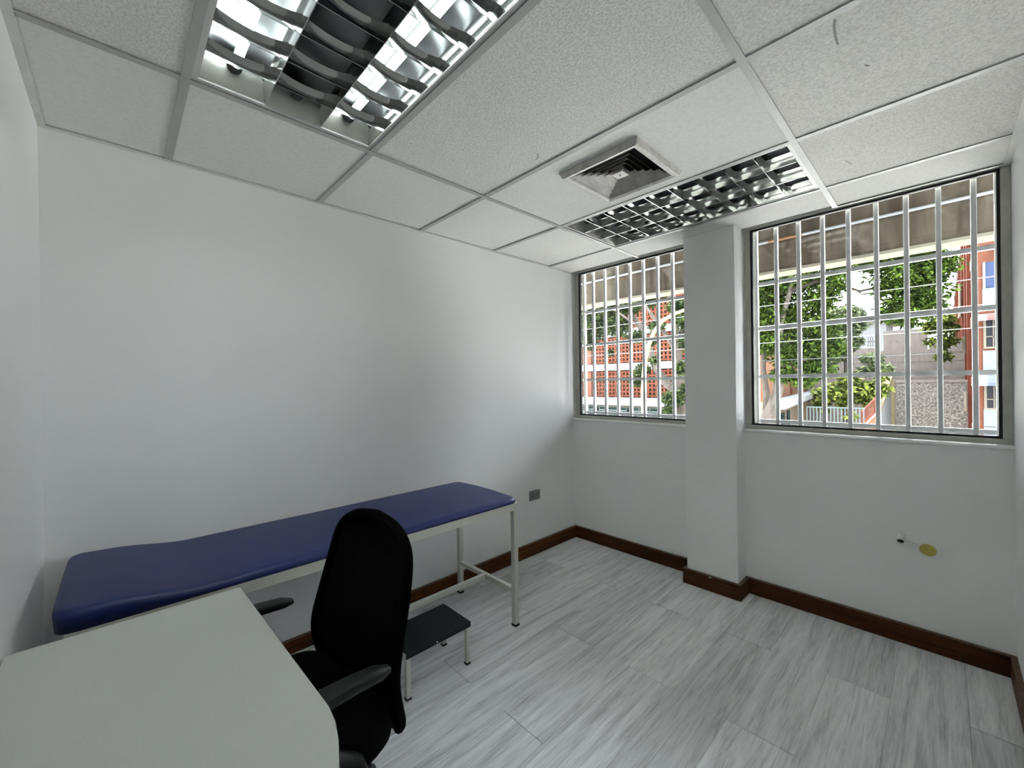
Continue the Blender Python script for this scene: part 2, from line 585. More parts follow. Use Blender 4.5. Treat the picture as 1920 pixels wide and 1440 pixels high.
for x in TX:
    for j in range(3):
        part('cross_tee', MB().box((x - tw, ys[j + 1] + (tw if j < 2 else 0), H - 0.0012), (x + tw, ys[j] - (tw if j else 0), H + 0.0012)).box((x - 0.002, ys[j + 1], H), (x + 0.002, ys[j], H + 0.03)), 'tee', ce)
for y in (YF, YG):
    part('main_tee', MB().box((XL, y - tw, H - 0.0018), (-0.002, y + tw, H + 0.001)).box((XL, y - 0.002, H), (-0.01, y + 0.002, H + 0.035)), 'tee', ce)
an = 0.022


def angle(a, b, wall):
    part('wall_angle', MB().box(a, b).box(*wall), 'angle', ce)


angle((XL, -an, H - 0.002), (0, 0, H + 0.001), ((XL, -0.0015, H), (0, 0, H + 0.022)))
angle((XL, YR, H - 0.0022), (XL + an, 0, H + 0.001), ((XL, YR, H), (XL + 0.0015, 0, H + 0.022)))
angle((XL, YR, H - 0.0024), (0.03, YR + an, H + 0.001), ((XL, YR, H), (0.03, YR + 0.0015, H + 0.022)))
angle((-0.012, YR, H - 0.002), (0.0, YG, H + 0.001), ((-0.0015, YR, H), (0, YG, H + 0.022)))


# scuffs on the tiles
M['scuff'] = mat('ceiling_scuff', (0.30, 0.29, 0.28), 0.9)
for pts_, hw in (([(1566, 36), (1564, 50), (1566, 66), (1571, 84)], 2.6), ([(1623, 121), (1626, 125), (1629, 122)], 3.0), ([(1584, 301), (1591, 304), (1596, 308)], 1.4), ([(1008, 288), (1010, 294), (1004, 300)], 1.2), ([(1052, 430), (1060, 434), (1066, 428)], 0.6)):
    vs_ = []
    for u, v in pts_:
        for e_ in (-hw, hw):
            p_ = at('z', H + 0.0012, u + e_, v)
            vs_.append(tuple(p_))
    part('scuff_mark', MB().add(vs_, [(2 * k, 2 * k + 1, 2 * k + 3, 2 * k + 2) for k in range(len(pts_) - 1)]), 'scuff', ce)


# ------------------------------------------------------------------ windows and grilles
def window(name, y0, y1, label, bars, glabel):
    """y0 > y1"""
    wd = thing(name, label, 'window', loc=(XF, (y0 + y1) / 2, SILL), kind='structure')
    z0, z1 = SILL + 0.006, 2.42
    zt = H + 0.012
    f = 0.031
    fb_ = 0.024
    x0, x1 = XF, XF + 0.05
    part('window_frame', MB().box((x0, y1, z0), (x1, y0, z0 + fb_)), 'alu', wd, bevel=0.003)
    part('window_frame', MB().box((x0, y1, zt - 0.006), (x1, y0, zt + 0.022)).box((x0, y1, zt + 0.026), (x1 - 0.01, y0, z1)), 'angle', wd, bevel=0.002)
    part('window_frame', MB().box((x0, y0 - f, z0 + fb_), (x1, y0, zt - 0.006)), 'alu', wd, bevel=0.003)
    part('window_frame', MB().box((x0, y1, z0 + fb_), (x1, y1 + f, zt - 0.006)), 'alu', wd, bevel=0.003)
    gk = 0.011
    za, zb = z0 + fb_, zt - 0.006
    ya, yb = y1 + f, y0 - f
    gx0, gx1 = XF + 0.018, XF + 0.040
    part('gasket', MB().box((gx0, ya, za), (gx1, yb, za + gk)).box((gx0, ya, zb - gk), (gx1, yb, zb)).box((gx0, ya, za + gk), (gx1, ya + gk, zb - gk)).box((gx0, yb - gk, za + gk), (gx1, yb, zb - gk)), 'gasket', wd)
    xg = XF + 0.028
    part('pane', MB().add([(xg, ya + gk * 0.5, za + gk * 0.5), (xg, yb - gk * 0.5, za + gk * 0.5), (xg, yb - gk * 0.5, zb - gk * 0.5), (xg, ya + gk * 0.5, zb - gk * 0.5)], [(0, 1, 2, 3)]), 'glass', wd)
    gr = thing('window_grille', glabel, 'grille', loc=(0.12, (y0 + y1) / 2, SILL), group='white security grilles')
    bx0, bx1 = 0.104, 0.126
    bw = 0.0105
    ztop = 2.41
    me = MB().box((bx0, -bw, 1.07), (bx1, bw, ztop)).mesh('vertical_bar', bevel=0.0015, seg=1)
    for k, y in enumerate(bars):
        o = link('vertical_bar', me, 'grille', gr, True)
        o.location = (-gr.location[0], y - gr.location[1], -gr.location[2])
    for z in (1.100, 1.390, 1.702, 1.995):
        part('horizontal_bar', MB().box((bx0 + 0.010, y1 + 0.016, z - 0.012), (bx1 + 0.004, y0 - 0.016, z + 0.012)), 'grille', gr)
    part('edge_bar', MB().box((bx0 - 0.004, y0 - 0.058, 1.06), (bx1, y0 - 0.034, ztop)), 'grille', gr)
    part('edge_bar', MB().box((bx0 - 0.004, y1 + 0.026, 1.06), (bx1, y1 + 0.046, ztop)), 'grille', gr)
    part('bottom_rail', MB().box((bx0 - 0.004, y1 + 0.02, 1.056), (bx1, y0 - 0.034, 1.079)), 'grille', gr)
    return wd


window('window_1', 0.0, PY0, 'narrow aluminium framed window between the corner and the pillar', [-0.143 - 0.1205 * k for k in range(8)], 'white security grille of square bars outside the narrow window')
window('window_2', PY1, YR, 'large aluminium framed window between the pillar and end wall', [-1.546 - 0.12 * k for k in range(8)], 'white security grille of square bars outside the large window')


# ------------------------------------------------------------------ recessed louver lights
def light(name, x0, x1, lit, label):
    L = thing(name, label, 'ceiling light', loc=((x0 + x1) / 2, (YF + YG) / 2, H), group='recessed louver ceiling lights')
    x0 += 0.012
    x1 -= 0.012
    y0, y1 = YG + 0.012, YF - 0.012
    # outer frame
    fw = 0.016
    zf = H + 0.003
    part('frame', MB().box((x0, y0, zf), (x0 + fw, y1, zf + 0.012)).box((x1 - fw, y0, zf), (x1, y1, zf + 0.012)).box((x0 + fw, y0, zf), (x1 - fw, y0 + fw, zf + 0.012)).box((x0 + fw, y1 - fw, zf), (x1 - fw, y1, zf + 0.012)), 'fixture_paint', L)
    x0 += fw
    x1 -= fw
    y0 += fw
    y1 -= fw
    zt = H + 0.105
    part('housing', MB().box((x0 - fw, y0 - fw, zt + 0.004), (x1 + fw, y1 + fw, zt + 0.012)).box((x0 - 0.006, y0, H + 0.012), (x0 - 0.002, y1, zt)).box((x1 + 0.002, y0, H + 0.012), (x1 + 0.006, y1, zt)), 'fixture_paint', L)
    cw = (x1 - x0) / 3
    nb = 9
    rh = (y1 - y0) / nb
    for c in range(3):
        xa, xb = x0 + c * cw, x0 + (c + 1) * cw
        xm = (xa + xb) / 2
        # parabolic trough
        mb = MB()
        prof = []
        for k in range(13):
            s = -1 + 2 * k / 12
            prof.append((xm + s * cw * 0.5, H + 0.052 + (zt - H - 0.056) * (1 - abs(s) ** 2.6)))
        vs = [(x, y0, z) for x, z in prof] + [(x, y1, z) for x, z in prof]
        mb.add(vs, [(k, k + 1, 13 + k + 1, 13 + k) for k in range(12)])
        part('reflector_trough', mb, 'trough', L, smooth=60)
        # end plates leaning inwards
        for ye, sg in ((y0, 1), (y1, -1)):
            part('end_reflector', MB().add([(xa, ye, H + 0.008), (xb, ye, H + 0.008), (xb, ye + sg * 0.045, zt), (xa, ye + sg * 0.045, zt)], [(0, 1, 2, 3)]), 'end_metal', L)
            part('lamp_socket', MB().lathe([(0.020, 0), (0.020, 0.03), (0.014, 0.034)], (xm, ye + sg * 0.028 - (0.0 if sg > 0 else 0.034), H + 0.066), 'y', 16), 'socket', L, smooth=True)
        if lit and c != 1:
            part('lamp_tube', MB().tube([(xm, y0 + 0.062, H + 0.066), (xm, y1 - 0.062, H + 0.066)], 0.0135, 14), 'tube', L, smooth=True)
        # cross blades: curved V section
        me = None
        for k in range(1, nb):
            y = y0 + rh * k
            mb = MB()
            n = 5
            ring = []
            for q in range(n + 1):
                h = q / n
                ring.append((-(0.0012 + 0.0135 * h ** 1.8), 0.006 + 0.046 * h))
            sec = ring + [(-a, z) for a, z in reversed(ring)]
            m2 = len(sec)
            cols = 9
            vs = []
            for q in range(cols):
                s = -1 + 2 * q / (cols - 1)
                dip = 1.0 - 0.34 * (1 - abs(s) ** 2.2)     # the top edge bows down mid-cell
                for a, z in sec:
                    vs.append((s * (cw / 2 - 0.0005), a, H + (0.006 + (z - 0.006) * dip)))
            fs = []
            for q in range(cols - 1):
                for e in range(m2):
                    e2 = (e + 1) % m2
                    fs.append((q * m2 + e, q * m2 + e2, (q + 1) * m2 + e2, (q + 1) * m2 + e))
            if me is None:
                mb.add(vs, fs)
                me = mb.mesh('louver_blade', smooth=50)
            o = link('louver_blade', me, 'reflector', L, True)
            o.location = (xm - L.location[0], y - L.location[1], -L.location[2])
    for c in (0, 1, 2, 3):
        x = x0 + c * cw
        wv = 0.0135 if 0 < c < 3 else 0.006
        mb = MB()
        sec = [(-0.0012, 0.006), (0.0012, 0.006), (0.006, 0.030), (wv, 0.054), (-wv, 0.054), (-0.006, 0.030)]
        if c == 0:
            sec = [(0.0, 0.006), (0.0015, 0.006), (0.004, 0.03), (0.010, 0.054), (0, 0.054)]
        if c == 3:
            sec = [(-0.0015, 0.006), (0.0, 0.006), (0, 0.054), (-0.010, 0.054), (-0.004, 0.03)]
        n = len(sec)
        vs = [(x + a, y0, H + z) for a, z in sec] + [(x + a, y1, H + z) for a, z in sec]
        fs = [(k, (k + 1) % n, n + (k + 1) % n, n + k) for k in range(n)] + [tuple(range(n)), tuple(range(n, 2 * n))]
        part('louver_rail', mb.add(vs, fs), 'reflector', L)
    return L


light('louver_light', TX[0], TX[1], True, 'lit recessed louver ceiling light above the desk, outer tubes glowing')
light('louver_light', TX[3], TX[4], False, 'unlit recessed louver ceiling light close to the windows')

# ------------------------------------------------------------------ air diffuser
cx, cy = -1.2463, -1.2542
dv = thing('air_diffuser', 'square four-way ceiling air diffuser with stained stepped blades', 'air vent', loc=(cx, cy, H))


def ring(r0, z0, r1, z1, th=0.0015):
    """square frustum ring from half-size r0 at z0 to r1 at z1"""
    mb = MB()
    o = [(-1, -1), (1, -1), (1, 1), (-1, 1)]
    v = [(cx + a * r0, cy + b * r0, z0) for a, b in o] + [(cx + a * r1, cy + b * r1, z1) for a, b in o]
    v += [(cx + a * (r0 - th), cy + b * (r0 - th), z0 + th) for a, b in o] + [(cx + a * (r1 - th), cy + b * (r1 - th), z1 + th) for a, b in o]
    fs = []
    for k in range(4):
        k2 = (k + 1) % 4
        fs += [(k, k2, 4 + k2, 4 + k), (8 + k, 8 + k2, 12 + k2, 12 + k), (k, k2, 8 + k2, 8 + k), (4 + k, 4 + k2, 12 + k2, 12 + k)]
    return mb.add(v, fs)


fl_ = MB()
for q in ((0.199, H + 0.001, 0.190, H - 0.020), (0.190, H - 0.020, 0.184, H - 0.023), (0.184, H - 0.023, 0.166, H - 0.019), (0.166, H - 0.019, 0.156, H - 0.004)):
    rg = ring(*q)
    fl_.add(rg.v, rg.f)
part('flange', fl_, 'vent', dv)
for k in range(5):
    r = 0.152 - k * 0.0255
    part('diffuser_blade', ring(r, H - 0.015, r - 0.0245, H + 0.012), 'vent', dv)
part('center_plate', MB().box((cx - 0.028, cy - 0.028, H - 0.012), (cx + 0.028, cy + 0.028, H - 0.010)).add(ring(0.028, H - 0.012, 0.020, H + 0.02).v, ring(0.028, H - 0.012, 0.020, H + 0.02).f), 'vent', dv)
part('screw', MB().lathe([(0.004, H - 0.0135), (0.004, H - 0.012)], (cx, cy, 0), 'z', 10), 'dark', dv)
for a, b in ((0.176, 0), (-0.176, 0), (0, 0.176), (0, -0.176)):
    part('screw', MB().lathe([(0.0035, H - 0.0187), (0.0035, H - 0.017)], (cx + a, cy + b, 0), 'z', 10), 'dark', dv)
part('duct_box', MB().box((cx - 0.165, cy - 0.165, H + 0.09), (cx + 0.165, cy + 0.165, H + 0.1)).box((cx - 0.167, cy - 0.165, H + 0.021), (cx - 0.165, cy + 0.165, H + 0.1)).box((cx + 0.165, cy - 0.165, H + 0.021), (cx + 0.167, cy + 0.165, H + 0.1)).box((cx - 0.165, cy - 0.167, H + 0.021), (cx + 0.165, cy - 0.165, H + 0.1)).box((cx - 0.165, cy + 0.165, H + 0.021), (cx + 0.165, cy + 0.167, H + 0.1)), 'dark', dv)

# ------------------------------------------------------------------ examination couch
CX0, CX1, CYF, CYB = -3.075, -1.305, -0.615, -0.035
co = thing('examination_couch', 'long blue vinyl examination couch on a cream metal frame', 'examination couch', loc=((CX0 + CX1) / 2, (CYF + CYB) / 2, 0))
nx, ny = 72, 22
vs, fs = [], []


def couch_top(x, y):
    t = min(1, max(0, (-2.73 - x) / 0.22))
    bump = 0.026 * (t * t * (3 - 2 * t)) + 0.008 * max(0, (-2.90 - x) / 0.15)
    fy = (y - CYF) / (CYB - CYF)
    crown = 0.010 * (1 - (2 * fy - 1) ** 2)
    return 0.722 + bump + crown


def sgn(a):
    return 1 if a >= 0 else -1


zb = 0.694
prof_n = 9
for i in range(nx + 1):
    x = CX0 + (CX1 - CX0) * i / nx
    for j in range(ny + 1):
        y = CYF + (CYB - CYF) * j / ny
        vs.append((x, y, couch_top(x, y)))
bm = bmesh.new()
# build cushion as rounded slab: inset top grid, rounded rim, flat bottom
R_ = 0.022
grid = []
cr = 0.045       # plan corner radius


def plan(s, t, inset):
    x0_, x1_, y0_, y1_ = CX0 + inset, CX1 - inset, CYF + inset, CYB - inset
    x = x0_ + (x1_ - x0_) * s
    y = y0_ + (y1_ - y0_) * t
    r = max(0.004, cr - inset)
    dx = max(x0_ + r - x, x - (x1_ - r), 0)
    dy = max(y0_ + r - y, y - (y1_ - r), 0)
    if dx > 0 and dy > 0:
        k = r / math.hypot(dx, dy) if math.hypot(dx, dy) > r else 1
        x += sgn(CX0 + CX1 - 2 * x) * -1 * (dx * k - dx)
        y += sgn(CYF + CYB - 2 * y) * -1 * (dy * k - dy)
    return x, y


rings = []
border = [(i / nx, 0) for i in range(nx)] + [(1, j / ny) for j in range(ny)] + [(1 - i / nx, 1) for i in range(nx)] + [(0, 1 - j / ny) for j in range(ny)]
levels = []
for q in range(7):
    a = q / 6 * math.pi / 2
    levels.append((R_ * (1 - math.sin(a)), None, math.cos(a)))
topverts = {}
for i in range(nx + 1):
    for j in range(ny + 1):
        x, y = plan(i / nx, j / ny, R_)
        topverts[i, j] = bm.verts.new((x, y, couch_top(x, y)))
for i in range(nx):
    for j in range(ny):
        bm.faces.new((topverts[i, j], topverts[i + 1, j], topverts[i + 1, j + 1], topverts[i, j + 1]))


def bidx(k):
    s, t = border[k]
    return topverts[round(s * nx), round(t * ny)]


prev = [bidx(k) for k in range(len(border))]
for q in range(1, 8):
    cur = []
    for s, t in border:
        if q <= 6:
            a = q / 6 * math.pi / 2
            ins = R_ * (1 - math.sin(a))
            x, y = plan(s, t, ins)
            zt_ = couch_top(x, y)
            hh = min(R_, (zt_ - zb) * 0.75)
            z = zt_ - hh * (1 - math.cos(a))
        else:
            x, y = plan(s, t, 0.004)
            z = zb
        cur.append(bm.verts.new((x, y, z)))
    for k in range(len(border)):
        k2 = (k + 1) % len(border)
        bm.faces.new((prev[k], prev[k2], cur[k2], cur[k]))
    prev = cur
bm.faces.new(prev)
bmesh.ops.recalc_face_normals(bm, faces=bm.faces)
me = bpy.data.meshes.new('cushion')
bm.to_mesh(me)
bm.free()
me.polygons.foreach_set('use_smooth', [True] * len(me.polygons))
link('cushion', me, 'couch_vinyl', co)
lt = 0.030
fx0, fx1, fy0, fy1 = -3.05, -1.310, -0.611, -0.063
part('apron', MB().box((fx0 + lt, fy0, 0.653), (fx1 - lt, fy0 + lt * 0.8, 0.694)), 'cream', co, bevel=0.002)
part('apron', MB().box((fx0 + lt, fy1 - lt * 0.8, 0.653), (fx1 - lt, fy1, 0.694)), 'cream', co, bevel=0.002)
part('apron', MB().box((fx1 - lt * 0.9, fy0 + lt, 0.653), (fx1, fy1 - lt, 0.694)), 'cream', co, bevel=0.002)
part('apron', MB().box((fx0, fy0 + lt, 0.653), (fx0 + lt * 0.9, fy1 - lt, 0.694)), 'cream', co, bevel=0.002)
for x in (fx0, fx1 - lt):
    for y in (fy0, fy1 - lt):
        lg = part('leg', MB().box((x, y, 0.012), (x + lt, y + lt, 0.694)), 'cream', co, bevel=0.002)
        part('foot_cap', MB().box((x - 0.001, y - 0.001, 0), (x + lt + 0.001, y + lt + 0.001, 0.012)), 'black_rubber', lg)
for x in (fx0, fx1 - lt):
    part('stretcher', MB().box((x + 0.002, fy0 + lt, 0.185), (x + lt - 0.002, fy1 - lt, 0.211)), 'cream', co, bevel=0.002)
part('stretcher', MB().box((fx0 + lt, -0.350, 0.185), (fx1 - lt, -0.324, 0.211)), 'cream', co, bevel=0.002)

# ------------------------------------------------------------------ step stool
st = thing('step_stool', 'low step stool with black ribbed top and cream tube legs', 'stool', loc=(-1.875, -0.555, 0))
sx0, sx1, sy0, sy1 = -2.052, -1.700, -0.674, -0.440
part('top', MB().box((sx0, sy0, 0.181), (sx1, sy1, 0.207)), 'stool_top', st, bevel=0.004)
part('side_rail', MB().box((sx0 - 0.002, sy0 + 0.004, 0.168), (sx0, sy1 - 0.004, 0.204)), 'cream', st)
part('side_rail', MB().box((sx1 - 0.012, sy0 + 0.012, 0.166), (sx1 - 0.004, sy1 - 0.012, 0.181)), 'cream', st)
part('screw', MB().lathe([(0.004, 0), (0.004, 0.0015)], ((sx0 + sx1) / 2 - 0.02, sy0 - 0.0015, 0.193), 'y', 10), 'pvc', st)
for x in (sx0 + 0.004, sx1 - 0.024):
    for y in (sy0 + 0.006, sy1 - 0.026):
        lg = part('leg', MB().box((x, y, 0.008), (x + 0.02, y + 0.02, 0.181)), 'cream', st, bevel=0.002)
        part('foot_cap', MB().box((x - 0.002, y - 0.002, 0), (x + 0.022, y + 0.022, 0.008)), 'black_rubber', lg)

# ------------------------------------------------------------------ desk
dk = thing('desk', 'pale grey laminate desk with a rounded corner, standing against the side wall', 'desk', loc=(-2.9, -1.2, 0))
poly = [(XL + 0.003, -0.742), (-2.672, -0.747), (-2.665, -0.750), (-2.6635, -0.757), (-2.642, -1.40)]
# rounded near corner
c0 = np.array([-2.642, -1.40])
pts = [(-2.6405, -1.44), (-2.645, -1.485), (-2.656, -1.53), (-2.672, -1.575), (-2.695, -1.622), (-2.73, -1.67), (-2.78, -1.712), (-2.84, -1.742), (-2.92, -1.76), (XL + 0.003, -1.762)]
poly += pts
part('desktop', MB().prism(poly, 0.716, 0.740), 'desk', dk, bevel=0.0015, seg=1)
inner = [(x - 0.0015 if x > -3.1 else x, y) for x, y in poly]
ed = MB()
for k in range(1, len(poly) - 2):
    (xa, ya), (xb, yb) = poly[k], poly[k + 1]
    t = Vector((xb - xa, yb - ya, 0)).normalized()
    n_ = Vector((-t.y, t.x, 0)) * 0.0012
    ed.add([(xa + n_.x, ya + n_.y, 0.7165), (xb + n_.x, yb + n_.y, 0.7165), (xb + n_.x, yb + n_.y, 0.737), (xa + n_.x, ya + n_.y, 0.737)], [(0, 1, 2, 3)])
part('edge_band', ed, 'desk_edge', dk)
part('side_panel', MB().box((XL + 0.05, -0.80, 0.0), (-2.72, -0.776, 0.716)), 'desk', dk)
part('side_panel', MB().box((XL + 0.05, -1.66, 0.0), (-2.80, -1.636, 0.716)), 'desk', dk)
part('modesty_panel', MB().box((XL + 0.05, -1.636, 0.30), (XL + 0.068, -0.80, 0.716)), 'desk', dk)

# ------------------------------------------------------------------ office chair (local: +X backwards, -Y towards the camera)
ch = thing('office_chair', 'black high-back mesh office chair pushed up to the desk', 'chair', loc=(-2.663, -1.050, 0), rotz=math.radians(8))


def interp(z, tab):
    return float(np.interp(z, [a for a, _ in tab], [b for _, b in tab]))


WT = [(0.385, 0.182), (0.41, 0.204), (0.45, 0.214), (0.52, 0.221), (0.58, 0.2235), (0.68, 0.2155), (0.78, 0.208), (0.86, 0.194), (0.895, 0.174), (0.922, 0.138), (0.940, 0.088), (0.948, 0.038), (0.950, 0.0)]
ST = [(0.385, -0.012), (0.45, -0.035), (0.52, -0.058), (0.58, -0.0625), (0.64, -0.050), (0.72, -0.031), (0.80, -0.014), (0.90, 0.002), (0.95, 0.008)]


def back_pt(z, s):
    wv = interp(z, WT)
    x = 0.30 + 0.05 * (z - 0.45) + interp(z, ST)
    x -= 0.008 * abs(s) ** 2.0 * wv / 0.25
    return x, s * wv, z


m_, nt, b = new_mat('chair_mesh_fabric')
tc = N(nt, 'ShaderNodeTexCoord')
wv1 = N(nt, 'ShaderNodeTexWave', i_Scale=42.0, i_Distortion=0.0, bands_direction='Y')
wv2 = N(nt, 'ShaderNodeTexWave', i_Scale=42.0, i_Distortion=0.0, bands_direction='Z')
nt.links.new(tc.outputs['Object'], wv1.inputs['Vector'])
nt.links.new(tc.outputs['Object'], wv2.inputs['Vector'])
mm = N(nt, 'ShaderNodeMath', operation='MULTIPLY')
nt.links.new(wv1.outputs['Fac'], mm.inputs[0])
nt.links.new(wv2.outputs['Fac'], mm.inputs[1])
mr = N(nt, 'ShaderNodeMapRange')
mr.inputs['From Min'].default_value = 0.35
mr.inputs['From Max'].default_value = 0.75
mr.inputs['To Min'].default_value = 1.0
mr.inputs['To Max'].default_value = 0.80
nt.links.new(mm.outputs[0], mr.inputs['Value'])
nt.links.new(mr.outputs[0], b.inputs['Alpha'])
b.inputs['Base Color'].default_value = (0.002, 0.002, 0.002, 1)
b.inputs['Roughness'].default_value = 0.8
b.inputs['Specular IOR Level'].default_value = 0.06
M['mesh_fabric'] = m_
for off, nm in ((0.0, 'back_mesh'), (0.022, 'back_mesh')):
    vs, fs = [], []
    nz, ns = 40, 24
    zs = [0.39 + (0.948 - 0.39) * i / nz for i in range(nz + 1)]
    for z in zs:
        for k in range(ns + 1):
            s = -1 + 2 * k / ns
            p = back_pt(z, s)
            vs.append((p[0] + off * (1 - abs(s) ** 4), p[1], p[2]))
    for i in range(nz):
        for k in range(ns):
            a = i * (ns + 1) + k
            fs.append((a, a + 1, a + ns + 2, a + ns + 1))
    part(nm, MB().add(vs, fs), 'mesh_fabric', ch, smooth=60, local=True)
loop = [back_pt(z, -1) for z in (0.385, 0.40, 0.42, 0.47, 0.53, 0.59, 0.66, 0.74, 0.81, 0.86, 0.895, 0.922, 0.940)] + [back_pt(0.948, -0.5), back_pt(0.950, 0), back_pt(0.948, 0.5)]
right = [back_pt(z, 1) for z in (0.940, 0.922, 0.895, 0.86, 0.81, 0.74, 0.66, 0.59, 0.53, 0.47, 0.42, 0.40, 0.385)]
loop += right
for _ in range(2):          # round the outline off
    q_ = [loop[0]]
    for a_, b_ in zip(loop[:-1], loop[1:]):
        a_, b_ = np.array(a_), np.array(b_)
        q_ += [tuple(0.75 * a_ + 0.25 * b_), tuple(0.25 * a_ + 0.75 * b_)]
    loop = q_ + [loop[-1]]
fr_ = part('back_frame', MB().tube(loop, 0.0155, 10), 'chair_fabric', ch, smooth=True, local=True)
part('back_frame', MB().tube([back_pt(0.395, s) for s in np.linspace(-1, 1, 9)], 0.016, 8), 'chair_plastic', ch, smooth=True, local=True)
part('back_support', MB().hexa([(0.05, -0.04, 0.385), (0.30, -0.035, 0.375), (0.30, 0.035, 0.375), (0.05, 0.04, 0.385), (0.05, -0.04, 0.40), (0.30, -0.035, 0.41), (0.30, 0.035, 0.41), (0.05, 0.04, 0.40)]), 'chair_plastic', ch, bevel=0.005, local=True)

# seat cushion: superellipse slab
vs, fs = [], []
nr, na = 10, 48
for q in range(nr + 1):
    for k in range(na):
        a = 2 * math.pi * k / na
        ca, sa = math.cos(a), math.sin(a)
        e = 0.36
        ux, uy = sgn(ca) * abs(ca) ** e, sgn(sa) * abs(sa) ** e
        if q <= 6:
            th = q / 6 * math.pi
            rr = 0.90 + 0.10 * math.sin(th)
            z = 0.447 + 0.043 * math.cos(th)
        else:
            rr = 0.90 * (1 - (q - 6) / 4)
            z = 0.404
        x, y = ux * 0.262 * rr, uy * 0.258 * rr
        if q <= 6:
            z -= 0.03 * max(0, (-x - 0.15) / 0.1) ** 2
        vs.append((x - 0.008, y, z))
for q in range(nr):
    for k in range(na):
        k2 = (k + 1) % na
        fs.append((q * na + k, q * na + k2, (q + 1) * na + k2, (q + 1) * na + k))
o = len(vs)
vs.append((-0.008, 0, 0.494))
for k in range(na):
    fs.append((k, (k + 1) % na, o))
part('seat', MB().add(vs, fs), 'chair_fabric', ch, smooth=60, local=True)
part('seat_pan', MB().box((-0.17, -0.17, 0.385), (0.13, 0.17, 0.406)), 'chair_plastic', ch, bevel=0.006, local=True)

for sg in (-1, 1):
    yb_ = 0.272 * sg
    # pad
    pad = []
    n = 14
    vs, fs = [], []
    for k in range(n + 1):
        t = k / n
        x = 0.185 - 0.44 * t
        z = 0.657 + 0.014 * math.sin(t * math.pi) - 0.012 * (1 - t) ** 3 - 0.006 * t
        endr = min(1.0, math.sqrt(max(0.0, 1 - max(0, (0.06 - t) / 0.06) ** 2)))
        wv = (0.022 + 0.010 * min(1, t * 2.2)) * (0.60 + 0.40 * endr)
        hv = 0.016 * (0.5 + 0.5 * endr)
        for q in range(10):
            a = 2 * math.pi * q / 10
            ca, sa = math.cos(a), math.sin(a)
            vs.append((x, yb_ + wv * sgn(ca) * abs(ca) ** 0.7, z + hv * sgn(sa) * abs(sa) ** 0.7))
    for k in range(n):
        for q in range(10):
            q2 = (q + 1) % 10
            fs.append((k * 10 + q, k * 10 + q2, (k + 1) * 10 + q2, (k + 1) * 10 + q))
    fs += [tuple(range(10)), tuple(range(n * 10, n * 10 + 10))]
    ar = part('armrest', MB().add(vs, fs), 'chair_arm', ch, smooth=50, local=True)
    path = [(-0.215, yb_, 0.648), (-0.20, yb_ * 1.01, 0.620), (-0.13, yb_ * 1.02, 0.580), (-0.05, yb_ * 1.03, 0.545), (0.03, yb_ * 1.04, 0.515), (0.075, yb_ * 1.04, 0.475), (0.092, yb_ * 1.03, 0.43), (0.088, yb_ * 0.97, 0.39), (0.075, yb_ * 0.80, 0.372), (0.06, yb_ * 0.6, 0.372)]
    part('arm_bracket', MB().tube(path, [0.018, 0.022, 0.025, 0.028, 0.030, 0.031, 0.031, 0.028, 0.020, 0.015], 12), 'chair_plastic', ar, smooth=True, local=True)
part('gas_lift', MB().lathe([(0.030, 0.115), (0.030, 0.25), (0.016, 0.252), (0.016, 0.385)], (0, 0, 0), 'z', 20), 'chair_plastic', ch, smooth=True, local=True)
part('base_hub', MB().lathe([(0.030, 0.075), (0.046, 0.08), (0.046, 0.115), (0.036, 0.125)], (0, 0, 0), 'z', 20), 'chair_plastic', ch, smooth=True, local=True)
for k in range(5):
    a = math.radians(13 + 72 * k)
    dx, dy = math.cos(a), math.sin(a)
    part('base_leg', MB().tube([(0.03 * dx, 0.03 * dy, 0.10), (0.18 * dx, 0.18 * dy, 0.100), (0.335 * dx, 0.335 * dy, 0.088)], [0.030, 0.026, 0.020], 10, flat=0.75), 'chair_plastic', ch, smooth=True, local=True)
    cxx, cyy = 0.345 * dx, 0.345 * dy
    cs = part('caster', MB().lathe([(0.008, 0.045), (0.008, 0.085)], (cxx, cyy, 0), 'z', 10), 'chair_plastic', ch, smooth=True, local=True)
    for sg in (-1, 1):
        qx, qy = -dy * 0.014 * sg, dx * 0.014 * sg
        wm = MB().lathe([(0.012, -0.010), (0.024, -0.009), (0.0255, -0.004), (0.0255, 0.004), (0.024, 0.009), (0.012, 0.010)], (0, 0, 0), 'x', 20)
        rot = Matrix.Rotation(a + math.pi / 2, 3, 'Z')
        wm.v = [tuple(rot @ Vector(p) + Vector((cxx + qx, cyy + qy, 0.0256))) for p in wm.v]
        part('caster_wheel', wm, 'chair_plastic', cs, smooth=40, local=True)
    part('caster_hood', MB().lathe([(0.030, 0.028), (0.033, 0.05), (0.028, 0.070), (0.014, 0.082)], (cxx, cyy, 0), 'z', 14), 'chair_plastic', cs, smooth=True, local=True)

